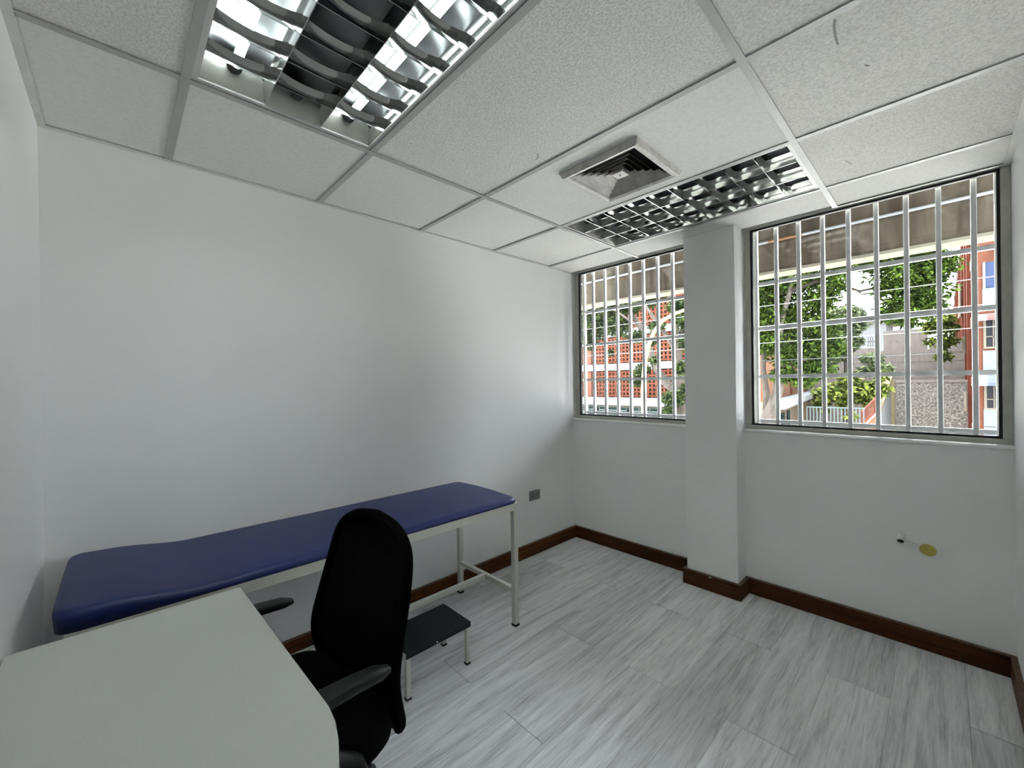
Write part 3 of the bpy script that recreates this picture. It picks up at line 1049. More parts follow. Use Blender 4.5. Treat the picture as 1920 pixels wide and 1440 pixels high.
# ------------------------------------------------------------------ wall outlet, pipe stubs
ou = thing('wall_outlet', 'grey metal wall outlet on the long white wall near the corner', 'outlet', loc=(-0.527, 0, 0.468))
part('cover_plate', MB().box((-0.590, -0.006, 0.430), (-0.465, 0, 0.506)), 'steel_plate', ou, bevel=0.004)
for x in (-0.557, -0.498):
    part('receptacle', MB().box((x - 0.021, -0.0085, 0.447), (x + 0.021, -0.006, 0.489)), 'outlet_dark', ou, bevel=0.002)
pp = thing('pipe_stub', 'short open white pipe stub sticking out of the wall', 'pipe', loc=(0, -2.118, 0.535))
n = 20
out_, in_ = 0.017, 0.0135
vs, fs = [], []
pd = Vector((-0.86, 0.0, -0.51)).normalized()
pa = pd.cross(Vector((0, 0, 1))).normalized()
pb = pd.cross(pa)
base_p = Vector((0.002, -2.118, 0.549))
for r_, l_ in ((out_, 0), (out_, 0.040), (in_, 0.040), (in_, 0.004)):
    for k in range(n):
        a = 2 * math.pi * k / n
        vs.append(base_p + pd * l_ + (pa * math.cos(a) + pb * math.sin(a)) * r_)
for q in range(3):
    for k in range(n):
        k2 = (k + 1) % n
        fs.append((q * n + k, q * n + k2, (q + 1) * n + k2, (q + 1) * n + k))
part('pipe_wall', MB().add(vs, fs), 'pvc', pp, smooth=50)
part('pipe_mouth_shade', MB().add([base_p + pd * 0.036 + (pa * math.cos(2 * math.pi * k / n) + pb * math.sin(2 * math.pi * k / n)) * in_ for k in range(n)], [tuple(range(n))]), 'gasket', pp)  # black disc stands in for the shade inside the pipe
yc = thing('capped_pipe', 'pipe end closed with a round yellow cap beside the white stub', 'pipe', loc=(0, -2.215, 0.511))
cd_ = Vector((-1, 0.10, -0.30)).normalized()
ca_ = cd_.cross(Vector((0, 0, 1))).normalized()
cb_ = cd_.cross(ca_)
for nm, prof, mm_, b0 in (('stub', ((0.014, 0.0), (0.014, 0.03)), 'pvc', Vector((0.008, -2.219, 0.514))), ('cap', ((0.030, 0.020), (0.031, 0.022), (0.031, 0.030), (0.028, 0.032)), 'yellow', Vector((0.008, -2.219, 0.514)))):
    vs, fs = [], []
    for r_, l_ in prof:
        for k in range(n):
            a = 2 * math.pi * k / n
            vs.append(b0 + cd_ * l_ + (ca_ * math.cos(a) + cb_ * math.sin(a)) * r_)
    for q in range(len(prof) - 1):
        for k in range(n):
            k2 = (k + 1) % n
            fs.append((q * n + k, q * n + k2, (q + 1) * n + k2, (q + 1) * n + k))
    fs += [tuple(range(n)), tuple(range((len(prof) - 1) * n, len(prof) * n))]
    part(nm, MB().add(vs, fs), mm_, yc, smooth=40)
tag(part('putty_strand', MB().tube([(-0.002, -2.135, 0.530), (-0.004, -2.155, 0.526), (-0.003, -2.172, 0.521), (-0.005, -2.190, 0.515)], [0.004, 0.006, 0.005, 0.004], 8, flat=0.5), 'tape', None, smooth=True), 'thin smear of white putty between the pipe stub and yellow cap', 'putty')

# ------------------------------------------------------------------ outdoors: materials
def streak_mat(name, c1, c2, c3):
    m, nt, b = new_mat(name)
    tc = N(nt, 'ShaderNodeTexCoord')
    mp = N(nt, 'ShaderNodeMapping')
    mp.inputs['Scale'].default_value = (1, 5.5, 0.9)
    nt.links.new(tc.outputs['Object'], mp.inputs[0])
    n1 = N(nt, 'ShaderNodeTexNoise', i_Scale=1.6, i_Detail=7.0, i_Roughness=0.65)
    nt.links.new(mp.outputs[0], n1.inputs['Vector'])
    n2 = N(nt, 'ShaderNodeTexNoise', i_Scale=3.2, i_Detail=6.0, i_Roughness=0.7)
    nt.links.new(tc.outputs['Object'], n2.inputs['Vector'])
    r1 = N(nt, 'ShaderNodeValToRGB')
    r1.color_ramp.elements[0].position = 0.32
    r1.color_ramp.elements[0].color = (*c1, 1)
    r1.color_ramp.elements[1].position = 0.66
    r1.color_ramp.elements[1].color = (*c2, 1)
    nt.links.new(n1.outputs['Fac'], r1.inputs[0])
    r2 = N(nt, 'ShaderNodeValToRGB')
    r2.color_ramp.elements[0].position = 0.56
    r2.color_ramp.elements[0].color = (0, 0, 0, 1)
    r2.color_ramp.elements[1].position = 0.70
    r2.color_ramp.elements[1].color = (0.7, 0.7, 0.7, 1)
    nt.links.new(n2.outputs['Fac'], r2.inputs[0])
    mx = N(nt, 'ShaderNodeMixRGB')
    nt.links.new(r2.outputs[0], mx.inputs[0])
    nt.links.new(r1.outputs[0], mx.inputs[1])
    mx.inputs[2].default_value = (*c3, 1)
    nt.links.new(mx.outputs[0], b.inputs['Base Color'])
    b.inputs['Roughness'].default_value = 0.9
    return m


def stone_mat(name):
    m, nt, b = new_mat(name)
    tc = N(nt, 'ShaderNodeTexCoord')
    vo = N(nt, 'ShaderNodeTexVoronoi', i_Scale=5.0, i_Randomness=1.0)
    nt.links.new(tc.outputs['Object'], vo.inputs['Vector'])
    no = N(nt, 'ShaderNodeTexNoise', i_Scale=11.0, i_Detail=8.0, i_Roughness=0.75)
    nt.links.new(tc.outputs['Object'], no.inputs['Vector'])
    r = N(nt, 'ShaderNodeValToRGB')
    r.color_ramp.elements[0].position = 0.42
    r.color_ramp.elements[0].color = (0.040, 0.034, 0.030, 1)
    r.color_ramp.elements[1].position = 0.58
    r.color_ramp.elements[1].color = (0.15, 0.135, 0.12, 1)
    nt.links.new(no.outputs['Fac'], r.inputs[0])
    mx = N(nt, 'ShaderNodeMixRGB', blend_type='MULTIPLY')
    mx.inputs[0].default_value = 0.35
    nt.links.new(r.outputs[0], mx.inputs[1])
    nt.links.new(vo.outputs['Distance'], mx.inputs[2])
    nt.links.new(mx.outputs[0], b.inputs['Base Color'])
    bp = N(nt, 'ShaderNodeBump', i_Strength=0.8, i_Distance=0.05)
    nt.links.new(vo.outputs['Distance'], bp.inputs['Height'])
    nt.links.new(bp.outputs[0], b.inputs['Normal'])
    b.inputs['Roughness'].default_value = 0.95
    return m


def leaf_mat(name, ca, cb, transl=0.35):
    m, nt, b = new_mat(name)
    at_ = N(nt, 'ShaderNodeAttribute', attribute_name='tone')
    r = N(nt, 'ShaderNodeValToRGB')
    r.color_ramp.elements[0].color = (*ca, 1)
    r.color_ramp.elements[1].color = (*cb, 1)
    nt.links.new(at_.outputs['Fac'], r.inputs[0])
    nt.links.new(r.outputs[0], b.inputs['Base Color'])
    b.inputs['Roughness'].default_value = 0.5
    b.inputs['Specular IOR Level'].default_value = 0.3
    t = N(nt, 'ShaderNodeBsdfTranslucent')
    nt.links.new(r.outputs[0], t.inputs[0])
    mx = N(nt, 'ShaderNodeMixShader')
    mx.inputs[0].default_value = transl
    nt.links.new(b.outputs[0], mx.inputs[1])
    nt.links.new(t.outputs[0], mx.inputs[2])
    nt.links.new(mx.outputs[0], nt.nodes['Material Output'].inputs[0])
    return m


KNOWN = set(m_.name for m_ in bpy.data.materials)
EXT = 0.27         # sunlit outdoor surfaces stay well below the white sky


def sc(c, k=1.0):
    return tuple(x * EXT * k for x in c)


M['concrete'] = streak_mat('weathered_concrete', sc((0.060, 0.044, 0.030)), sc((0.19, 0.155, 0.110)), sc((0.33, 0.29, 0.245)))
M['beam_lit_edge'] = mat('concrete_lit_edge', sc((0.32, 0.29, 0.22)), 0.9, noise=(6, 0.2))  # cream colour stands in for light catching the beam's bottom edge
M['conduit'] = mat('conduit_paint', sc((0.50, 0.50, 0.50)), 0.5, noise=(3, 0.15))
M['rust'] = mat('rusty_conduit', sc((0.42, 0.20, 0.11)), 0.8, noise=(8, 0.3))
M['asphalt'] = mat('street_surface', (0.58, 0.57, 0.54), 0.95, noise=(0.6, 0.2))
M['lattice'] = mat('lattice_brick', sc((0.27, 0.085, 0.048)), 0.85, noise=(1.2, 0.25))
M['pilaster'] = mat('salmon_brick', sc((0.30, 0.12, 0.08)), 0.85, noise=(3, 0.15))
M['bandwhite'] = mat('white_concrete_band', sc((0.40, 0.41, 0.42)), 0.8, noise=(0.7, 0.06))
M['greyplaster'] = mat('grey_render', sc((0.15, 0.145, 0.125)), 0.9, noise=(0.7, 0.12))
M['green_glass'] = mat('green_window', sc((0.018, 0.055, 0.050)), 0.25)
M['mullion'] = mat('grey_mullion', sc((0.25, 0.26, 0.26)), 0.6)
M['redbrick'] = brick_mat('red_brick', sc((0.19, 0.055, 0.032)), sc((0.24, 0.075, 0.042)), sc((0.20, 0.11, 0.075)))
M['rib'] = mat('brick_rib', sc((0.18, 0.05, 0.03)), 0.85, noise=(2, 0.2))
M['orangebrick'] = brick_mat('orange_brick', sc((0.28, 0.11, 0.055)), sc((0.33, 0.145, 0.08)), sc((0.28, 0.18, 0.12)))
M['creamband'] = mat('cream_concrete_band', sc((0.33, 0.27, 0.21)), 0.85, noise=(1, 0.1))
M['panelwhite'] = mat('white_wall_panel', sc((0.26, 0.28, 0.33)), 0.8, noise=(2.5, 0.06))  # white tinted blue: shade on the block's front put into the colour
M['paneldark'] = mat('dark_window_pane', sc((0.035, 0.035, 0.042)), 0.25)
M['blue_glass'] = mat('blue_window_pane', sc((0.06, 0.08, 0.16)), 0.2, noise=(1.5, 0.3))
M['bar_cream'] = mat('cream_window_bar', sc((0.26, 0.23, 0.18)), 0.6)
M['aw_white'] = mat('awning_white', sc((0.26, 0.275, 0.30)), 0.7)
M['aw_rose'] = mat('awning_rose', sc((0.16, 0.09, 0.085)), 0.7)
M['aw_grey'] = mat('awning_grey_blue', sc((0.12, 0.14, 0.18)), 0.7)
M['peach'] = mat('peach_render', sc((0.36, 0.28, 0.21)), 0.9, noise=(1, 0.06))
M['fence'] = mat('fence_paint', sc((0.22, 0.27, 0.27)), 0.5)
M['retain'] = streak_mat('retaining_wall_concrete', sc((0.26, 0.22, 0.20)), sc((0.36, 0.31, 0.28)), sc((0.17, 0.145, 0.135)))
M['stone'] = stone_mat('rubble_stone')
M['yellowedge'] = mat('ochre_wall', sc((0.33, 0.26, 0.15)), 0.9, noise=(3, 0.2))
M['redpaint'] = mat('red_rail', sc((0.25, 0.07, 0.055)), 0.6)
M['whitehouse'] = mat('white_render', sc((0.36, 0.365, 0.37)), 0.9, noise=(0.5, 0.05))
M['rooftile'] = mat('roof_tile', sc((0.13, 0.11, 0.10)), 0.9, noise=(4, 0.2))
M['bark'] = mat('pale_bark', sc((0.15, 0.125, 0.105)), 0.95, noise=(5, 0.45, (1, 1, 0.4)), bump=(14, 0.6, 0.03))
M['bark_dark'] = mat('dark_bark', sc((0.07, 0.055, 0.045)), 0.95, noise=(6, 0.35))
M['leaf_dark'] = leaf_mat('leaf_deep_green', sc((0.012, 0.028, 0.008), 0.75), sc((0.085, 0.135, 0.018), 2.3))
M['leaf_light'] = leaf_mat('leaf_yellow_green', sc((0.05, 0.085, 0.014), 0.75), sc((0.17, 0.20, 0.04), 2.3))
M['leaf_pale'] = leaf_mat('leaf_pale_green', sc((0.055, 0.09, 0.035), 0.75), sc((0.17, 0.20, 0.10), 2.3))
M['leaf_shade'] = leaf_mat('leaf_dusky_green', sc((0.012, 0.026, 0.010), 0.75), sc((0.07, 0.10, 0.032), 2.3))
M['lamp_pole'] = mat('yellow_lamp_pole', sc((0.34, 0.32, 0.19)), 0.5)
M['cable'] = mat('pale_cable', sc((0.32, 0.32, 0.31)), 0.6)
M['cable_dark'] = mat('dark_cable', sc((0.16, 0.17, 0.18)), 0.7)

for k_ in M:
    if M[k_] is not None and M[k_].name not in KNOWN:
        M[k_].node_tree.nodes['Principled BSDF'].inputs['Specular IOR Level'].default_value = 0.03
GZ = -3.3
struct('street', MB().box((0.3, -80, GZ - 0.2), (140, 120, GZ)), 'asphalt', 'grey street surface outside below the windows', 'street')

# ------------------------------------------------------------------ overhang with weathered beam
bmz = 2.252
be = thing('concrete_beam', 'weathered brown concrete beam hanging outside above both windows', 'beam', loc=(1.0, -1.2, bmz), kind='structure')
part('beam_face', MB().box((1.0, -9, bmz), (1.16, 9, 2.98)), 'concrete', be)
part('beam_lit_edge', MB().box((0.985, -9, bmz - 0.006), (1.165, 9, bmz + 0.016)), 'beam_lit_edge', be)  # pale strip: highlight along the beam foot, put into colour and shape
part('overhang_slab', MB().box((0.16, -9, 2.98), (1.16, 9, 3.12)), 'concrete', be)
cn = thing('conduit', 'thin pale conduit running along the concrete beam, partly rusted', 'pipe', loc=(0.98, -1.2, 2.51))
part('pipe_run', MB().tube([(0.982, 9, 2.515), (0.982, -1.28, 2.513)], 0.011, 8), 'conduit', cn, smooth=True)
part('rusty_run', MB().tube([(0.982, -1.28, 2.513), (0.982, -1.52, 2.512)], 0.0105, 8), 'rust', cn, smooth=True)
part('pipe_run', MB().tube([(0.982, -1.52, 2.512), (0.982, -9, 2.500)], 0.011, 8), 'conduit', cn, smooth=True)


# ------------------------------------------------------------------ plants
def depth(p):
    return float(np.dot(np.array(p) - CAM, FWD))


def foliage(name, clumps, m, parent, size, dens=1000, lo=0.0, hi=1.0, flat=0.75):
    V, Fc, T_ = [], [], []
    base = 0
    for c, r in clumps:
        n = int(dens * r * r)
        d = rng.normal(size=(n, 3))
        d /= np.linalg.norm(d, axis=1)[:, None]
        rad = r * (0.15 + 0.95 * rng.random(n) ** 0.5)
        rad *= 1 + 0.22 * np.sin(d[:, 0] * 7 + c[0]) * np.sin(d[:, 1] * 6 + c[1]) * np.cos(d[:, 2] * 5)
        p = np.array(c) + d * rad[:, None] * np.array([1, 1, flat])
        # leaf axes: drooping outwards
        ax = d * np.array([1, 1, 0.2]) + rng.normal(size=(n, 3)) * 0.6 + np.array([0, 0, -0.25])
        ax /= np.linalg.norm(ax, axis=1)[:, None]
        nn = np.array([0, 0, 1.0]) + d * 0.5 + rng.normal(size=(n, 3)) * 0.55
        sd_ = np.cross(ax, nn)
        sd_ /= np.linalg.norm(sd_, axis=1)[:, None]
        nn = np.cross(sd_, ax)
        s = size * (0.6 + 0.8 * rng.random(n))[:, None]
        q = np.stack([p - ax * s * 0.5, p + sd_ * s * 0.22 + nn * s * 0.04, p + ax * s * 0.5 - nn * s * 0.06, p - sd_ * s * 0.22 + nn * s * 0.04], 1)
        V.append(q.reshape(-1, 3))
        idx = np.arange(n)[:, None] * 4 + base
        Fc.append(np.concatenate([idx + np.array([0, 1, 2]), idx + np.array([0, 2, 3])], 1).reshape(-1, 3))
        T_.append(np.repeat(np.clip(lo + (hi - lo) * rng.random(n) ** 1.6, 0, 1), 4))
        base += 4 * n
    V = np.concatenate(V).astype(np.float32)
    Fc = np.concatenate(Fc).astype(np.int32)
    T_ = np.concatenate(T_).astype(np.float32)
    me = bpy.data.meshes.new(name)
    me.vertices.add(len(V))
    me.vertices.foreach_set('co', V.ravel())
    me.loops.add(Fc.size)
    me.loops.foreach_set('vertex_index', Fc.ravel())
    me.polygons.add(len(Fc))
    me.polygons.foreach_set('loop_start', np.arange(0, Fc.size, 3, dtype=np.int32))
    me.update(calc_edges=True)
    a = me.attributes.new('tone', 'FLOAT', 'POINT')
    a.data.foreach_set('value', T_)
    o = link(name, me, m, parent)
    o['kind'] = 'stuff'
    return o


def px_clumps(lst, X):
    out = []
    for t in lst:
        u, v, r = t[:3]
        c = at('x', X + (t[3] if len(t) > 3 else 0), u, v)
        out.append((c, r * depth(c) / FPX))
    return out


def px_path(lst, X, rs):
    """branch through photo points standing at distance X (+ own offset); radii in pixels"""
    P, Rr = [], []
    for t, r in zip(lst, rs):
        c = at('x', X + (t[2] if len(t) > 2 else 0), t[0], t[1])
        P.append(c)
        Rr.append(r * depth(c) / FPX)
    return P, Rr


def to_ground(P, Rr):
    b_ = P[0].copy()
    b_[2] = GZ
    return [b_] + P, [Rr[0] * 1.25] + Rr


# street tree by the narrow window
X = 12.0
tp, tr_ = to_ground(*px_path([(1284, 800), (1279, 745), (1273, 705), (1268, 660), (1266, 610), (1258, 560), (1250, 505)], X, [15, 13, 11.5, 9, 7, 6, 4.5]))
t1 = thing('street_tree', 'tall brown-barked street tree across from the narrow window', 'tree', loc=tp[0], group='street trees')
part('trunk', MB().tube(tp, tr_, 12), 'bark', t1, smooth=True)
for path, rs in (([(1274, 735), (1252, 722, 0.2), (1232, 695, 0.4), (1218, 655, 0.6), (1200, 612, 0.8), (1182, 585, 0.9), (1160, 568, 1.0)], [8, 8, 7, 6, 5, 4, 2.5]),
                 ([(1268, 660), (1250, 630, -0.3), (1225, 595, -0.5), (1205, 565, -0.6)], [4.5, 4, 3, 2]),
                 ([(1202, 615, 0.8), (1180, 600, 0.5), (1150, 580, 0.2)], [3, 2.5, 1.5]),
                 ([(1270, 640), (1284, 600, -0.4), (1296, 560, -0.6)], [4, 3, 2])):
    part('branch', MB().tube(*px_path(path, X, rs), 8), 'bark', t1, smooth=True)
foliage('foliage', px_clumps([(1092, 590, 34, 1.2), (1118, 615, 28, 1.0), (1140, 590, 26, 1.0), (1160, 612, 24, 0.8), (1098, 640, 22, 1.0), (1180, 575, 22, 0.9), (1150, 556, 26, 1.2), (1110, 560, 28, 1.4), (1190, 632, 16, 0.6), (1215, 560, 24, 0.2), (1232, 612, 15, -0.4), (1197, 712, 18, 0.2), (1205, 693, 14, 0.2), (1228, 676, 10, -0.2), (1262, 748, 21, -0.6), (1255, 770, 12, -0.6), (1282, 690, 18, -0.8), (1290, 730, 15, -0.7), (1270, 575, 20, -0.6), (1300, 600, 30, -0.6), (1145, 662, 8, 0.8), (1240, 540, 26, 0.4), (1060, 600, 40, 1.2), (1300, 640, 26, -0.6), (1222, 640, 11, 0.1)], X), 'leaf_shade', t1, 0.15, 4200)

# large tree by the wide window
X = 10.0
tp, tr_ = to_ground(*px_path([(1432, 792), (1447, 765), (1458, 735), (1463, 700), (1458, 655), (1466, 600), (1480, 550), (1490, 490)], X, [11, 10, 9, 7.5, 6, 5, 4, 3]))
t2 = thing('leafy_tree', 'large leafy green tree with a pale leaning trunk beside the pillar', 'tree', loc=tp[0], group='street trees')
part('trunk', MB().tube(tp, tr_, 12), 'bark', t2, smooth=True)
for path, rs in (([(1438, 790, 0.2), (1437, 740, 0.3), (1431, 690, 0.3), (1432, 655, 0.2), (1440, 600, 0)], [7.5, 6, 4.2, 3.8, 2.5]),
                 ([(1482, 545), (1530, 528, 0.1), (1575, 534, 0.3), (1612, 546, 0.5), (1640, 540, 0.6), (1675, 530, 0.8), (1715, 510, 1)], [4, 3.5, 3, 2.4, 2.2, 2, 1.3]),
                 ([(1604, 543, 0.5), (1618, 552, 0.5), (1640, 549, 0.6), (1658, 565, 0.6)], [1.7, 1.5, 1.2, 0.8]),
                 ([(1463, 700), (1500, 670, 0.2), (1535, 655, 0.3)], [4, 3, 1.5])):
    part('branch', MB().tube(*px_path(path, X, rs), 8), 'bark_dark' if path[0][0] in (1482, 1604) else 'bark', t2, smooth=True)
foliage('foliage', px_clumps([(1420, 522, 42), (1468, 540, 42, 0.4), (1520, 515, 36, 0.3), (1440, 592, 45, 0.3), (1500, 600, 40, 0.5), (1540, 560, 28, 0.2), (1430, 640, 30), (1488, 655, 44, 0.3), (1535, 645, 34, 0.2), (1545, 610, 26), (1470, 702, 22), (1505, 712, 20), (1535, 690, 26, 0.3), (1450, 475, 42, 0.5), (1530, 470, 35, 0.4), (1578, 500, 26, 0.3), (1385, 560, 55), (1392, 640, 40), (1565, 535, 22), (1560, 655, 20, 0.3), (1585, 470, 30, 0.3)], X), 'leaf_dark', t2, 0.125, 6500)
foliage('foliage', px_clumps([(1640, 488, 30, 0.5), (1690, 515, 45, 0.8), (1722, 490, 40, 1.0), (1735, 545, 36, 1.0), (1690, 572, 34, 0.8), (1668, 592, 18, 0.7), (1752, 500, 34, 1.1), (1702, 600, 20, 0.8), (1745, 580, 24, 1.0), (1655, 545, 18, 0.6), (1610, 475, 25, 0.5), (1700, 450, 50, 0.8)], X), 'leaf_dark', t2, 0.125, 6500)


def bush(name, label, cat, clumps, X, m, size, dens, stem=True):
    cl = px_clumps(clumps, X)
    g0 = np.mean([c for c, _ in cl], 0)
    o = thing(name, label, cat, loc=(g0[0], g0[1], GZ), group='garden shrubs')
    foliage('foliage', cl, m, o, size, dens)
    part('stem', MB().tube([(g0[0], g0[1], GZ), (g0[0] + 0.1, g0[1], (GZ + g0[2]) / 2), g0], [0.12, 0.1, 0.05], 8), 'bark_dark', o, smooth=True)


bush('rounded_shrub', 'bright yellow-green rounded shrub behind the metal fence', 'shrub', [(1538, 738, 14), (1534, 757, 11), (1545, 770, 10), (1570, 735, 24), (1610, 735, 26), (1645, 730, 20), (1590, 712, 16), (1545, 748, 14), (1628, 748, 18), (1580, 755, 14), (1655, 705, 12)], 22.2, 'leaf_light', 0.30, 900)
bush('pale_shrub', 'pale grey-green shrub rising in front of the retaining wall', 'shrub', [(1630, 672, 14), (1645, 690, 14), (1625, 695, 14), (1662, 690, 10), (1650, 672, 8)], 23.6, 'leaf_pale', 0.30, 900)
bush('pale_tree', 'pale sunlit tree behind the large leafy tree', 'tree', [(1575, 590, 26), (1600, 610, 20), (1580, 640, 26), (1600, 590, 16), (1570, 665, 20), (1608, 640, 10), (1560, 620, 24)], 25.5, 'leaf_pale', 0.28, 1200)
bush('yellow_tree', 'small yellow-green tree at the end of the retaining wall', 'tree', [(1752, 612, 18), (1768, 600, 16), (1772, 640, 17), (1781, 615, 12), (1770, 668, 12), (1745, 640, 9)], 31.5, 'leaf_light', 0.36, 900)
bush('low_bush', 'low green bush at the foot of the metal fence', 'bush', [(1596, 776, 8), (1603, 783, 7), (1588, 782, 7)], 19.4, 'leaf_light', 0.16, 900)

# ------------------------------------------------------------------ lattice brick building across the street
X = 24.5
lb = thing('lattice_building', 'red lattice-brick building with white floor bands across the street', 'building', loc=(X, 16, GZ))


def zz(X, u, v):
    return float(at('x', X, u, v)[2])


bands = [(zz(X, 1140, 757), zz(X, 1140, 745)), (zz(X, 1140, 695), zz(X, 1140, 683)), (zz(X, 1140, 633), zz(X, 1140, 621)), (zz(X, 1140, 571), zz(X, 1140, 559)), (zz(X, 1140, 509), zz(X, 1140, 497))]
ytop = bands[-1][1]
yA, yB = 8.6, 31.0
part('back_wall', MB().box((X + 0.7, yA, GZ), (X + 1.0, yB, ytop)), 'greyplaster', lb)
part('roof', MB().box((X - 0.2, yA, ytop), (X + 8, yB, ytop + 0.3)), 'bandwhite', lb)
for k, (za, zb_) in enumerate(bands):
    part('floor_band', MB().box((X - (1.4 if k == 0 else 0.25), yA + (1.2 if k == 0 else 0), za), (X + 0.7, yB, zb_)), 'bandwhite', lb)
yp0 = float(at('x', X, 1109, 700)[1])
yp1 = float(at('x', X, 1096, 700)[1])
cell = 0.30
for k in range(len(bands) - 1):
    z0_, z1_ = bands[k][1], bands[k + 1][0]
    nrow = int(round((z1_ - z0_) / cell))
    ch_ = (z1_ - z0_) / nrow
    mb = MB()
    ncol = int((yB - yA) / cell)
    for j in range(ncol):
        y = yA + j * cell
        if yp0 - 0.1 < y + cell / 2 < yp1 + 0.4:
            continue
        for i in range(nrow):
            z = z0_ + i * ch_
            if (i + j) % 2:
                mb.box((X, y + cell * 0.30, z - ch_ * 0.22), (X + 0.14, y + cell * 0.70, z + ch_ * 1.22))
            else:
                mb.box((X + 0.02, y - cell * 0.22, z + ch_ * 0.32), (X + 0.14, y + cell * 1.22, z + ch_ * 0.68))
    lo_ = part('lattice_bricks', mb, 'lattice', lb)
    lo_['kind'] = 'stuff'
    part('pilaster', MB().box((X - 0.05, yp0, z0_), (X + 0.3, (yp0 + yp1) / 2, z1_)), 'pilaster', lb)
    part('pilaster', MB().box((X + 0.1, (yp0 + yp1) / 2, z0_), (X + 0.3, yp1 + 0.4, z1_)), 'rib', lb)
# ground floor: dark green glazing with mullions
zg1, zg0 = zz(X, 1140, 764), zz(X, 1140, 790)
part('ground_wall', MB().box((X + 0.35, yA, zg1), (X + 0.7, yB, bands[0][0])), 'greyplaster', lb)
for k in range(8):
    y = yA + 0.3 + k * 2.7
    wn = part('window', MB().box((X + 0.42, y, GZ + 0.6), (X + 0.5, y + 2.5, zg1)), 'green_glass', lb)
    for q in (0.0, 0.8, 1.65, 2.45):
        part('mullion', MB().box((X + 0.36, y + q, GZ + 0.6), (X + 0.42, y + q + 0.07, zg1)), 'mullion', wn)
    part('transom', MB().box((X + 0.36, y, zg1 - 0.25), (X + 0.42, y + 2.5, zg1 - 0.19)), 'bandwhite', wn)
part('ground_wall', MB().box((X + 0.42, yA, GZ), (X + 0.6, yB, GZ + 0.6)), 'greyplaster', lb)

# ------------------------------------------------------------------ street lamp
X = 8.0
P, Rr = px_path([(1206, 735), (1207, 705), (1210, 675), (1216, 648), (1227, 621), (1243, 601), (1263, 589), (1285, 581), (1310, 574)], X, [4.2, 4.1, 4.0, 3.9, 3.7, 3.4, 3.1, 3.0, 2.8])
P, Rr = to_ground(P, Rr)
sl = thing('street_lamp', 'curved pale yellow street lamp pole seen through the narrow window', 'street lamp', loc=P[0])
part('pole', MB().tube(P, Rr, 12), 'lamp_pole', sl, smooth=True)
e0, e1 = P[-1], P[-1] + (P[-1] - P[-2]) * 1.6
part('lamp_head', MB().tube([e0, e0 * 0.6 + e1 * 0.4, e1], [0.05, 0.11, 0.06], 10, flat=0.5), 'whitehouse', sl, smooth=True)

# ------------------------------------------------------------------ cables along the street
for X, u0, v0, u1, v1, r_, m_, lab in ((9.0, 1096, 618, 1875, 516.7, 0.008, 'cable', 'topmost pale overhead cable crossing both window views'),
                                       (9.0, 1422, 613, 1875, 568, 0.009, 'cable', 'second pale overhead cable from the top, near the middle grille bars'),
                                       (9.2, 1097, 667.5, 1875, 611.5, 0.008, 'cable', 'third pale overhead cable from the top outside'),
                                       (9.4, 1424, 677, 1540, 672, 0.006, 'cable_dark', 'thin dim overhead cable, lowest of the four outside')):
    a, b = at('x', X, u0, v0), at('x', X, u1, v1)
    d = (b - a)
    L0, L1 = a - d * 1.2, b + d * (0.6 if u0 < 1300 else 1.5)
    pts = []
    for k in range(13):
        t = k / 12
        p = L0 * (1 - t) + L1 * t
        pts.append(p)
    tag(part('overhead_cable', MB().tube(pts, r_, 6), m_, None, smooth=True), lab, 'cable', 'overhead cables')

# ------------------------------------------------------------------ red brick apartment block at the right
X = 25.0
c0 = at('x', X, 1836, 708)
yc0 = float(c0[1])
ap = thing('apartment_block', 'long red brick apartment block with awnings at the edge of view', 'building', loc=(X, yc0, GZ))
zbot = float(at('y', yc0, 1826, 801)[2])
ztop_ = 10.5
XE = 66.0
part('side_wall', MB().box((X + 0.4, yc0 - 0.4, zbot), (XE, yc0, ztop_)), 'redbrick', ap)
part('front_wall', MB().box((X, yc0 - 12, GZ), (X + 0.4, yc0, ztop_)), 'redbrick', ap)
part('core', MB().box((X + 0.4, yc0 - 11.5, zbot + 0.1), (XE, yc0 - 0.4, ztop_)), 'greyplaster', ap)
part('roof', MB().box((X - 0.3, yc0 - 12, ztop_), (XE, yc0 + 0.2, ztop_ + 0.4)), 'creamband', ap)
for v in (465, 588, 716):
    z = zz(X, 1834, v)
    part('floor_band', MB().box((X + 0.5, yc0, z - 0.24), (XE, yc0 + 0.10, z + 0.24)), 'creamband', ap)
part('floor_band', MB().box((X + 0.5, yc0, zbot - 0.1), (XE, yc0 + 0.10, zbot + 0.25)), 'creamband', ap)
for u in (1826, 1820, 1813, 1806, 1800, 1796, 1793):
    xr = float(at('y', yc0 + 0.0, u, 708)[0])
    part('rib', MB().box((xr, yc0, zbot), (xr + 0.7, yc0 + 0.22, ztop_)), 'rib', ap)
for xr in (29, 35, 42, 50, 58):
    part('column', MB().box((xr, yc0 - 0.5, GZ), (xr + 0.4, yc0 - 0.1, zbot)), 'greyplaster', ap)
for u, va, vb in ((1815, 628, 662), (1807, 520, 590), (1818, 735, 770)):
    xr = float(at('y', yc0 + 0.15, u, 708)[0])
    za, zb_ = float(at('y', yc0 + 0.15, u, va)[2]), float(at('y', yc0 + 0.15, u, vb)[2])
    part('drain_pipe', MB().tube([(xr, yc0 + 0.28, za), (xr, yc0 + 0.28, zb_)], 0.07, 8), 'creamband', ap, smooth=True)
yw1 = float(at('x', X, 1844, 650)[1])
yw0 = yw1 - 2.6
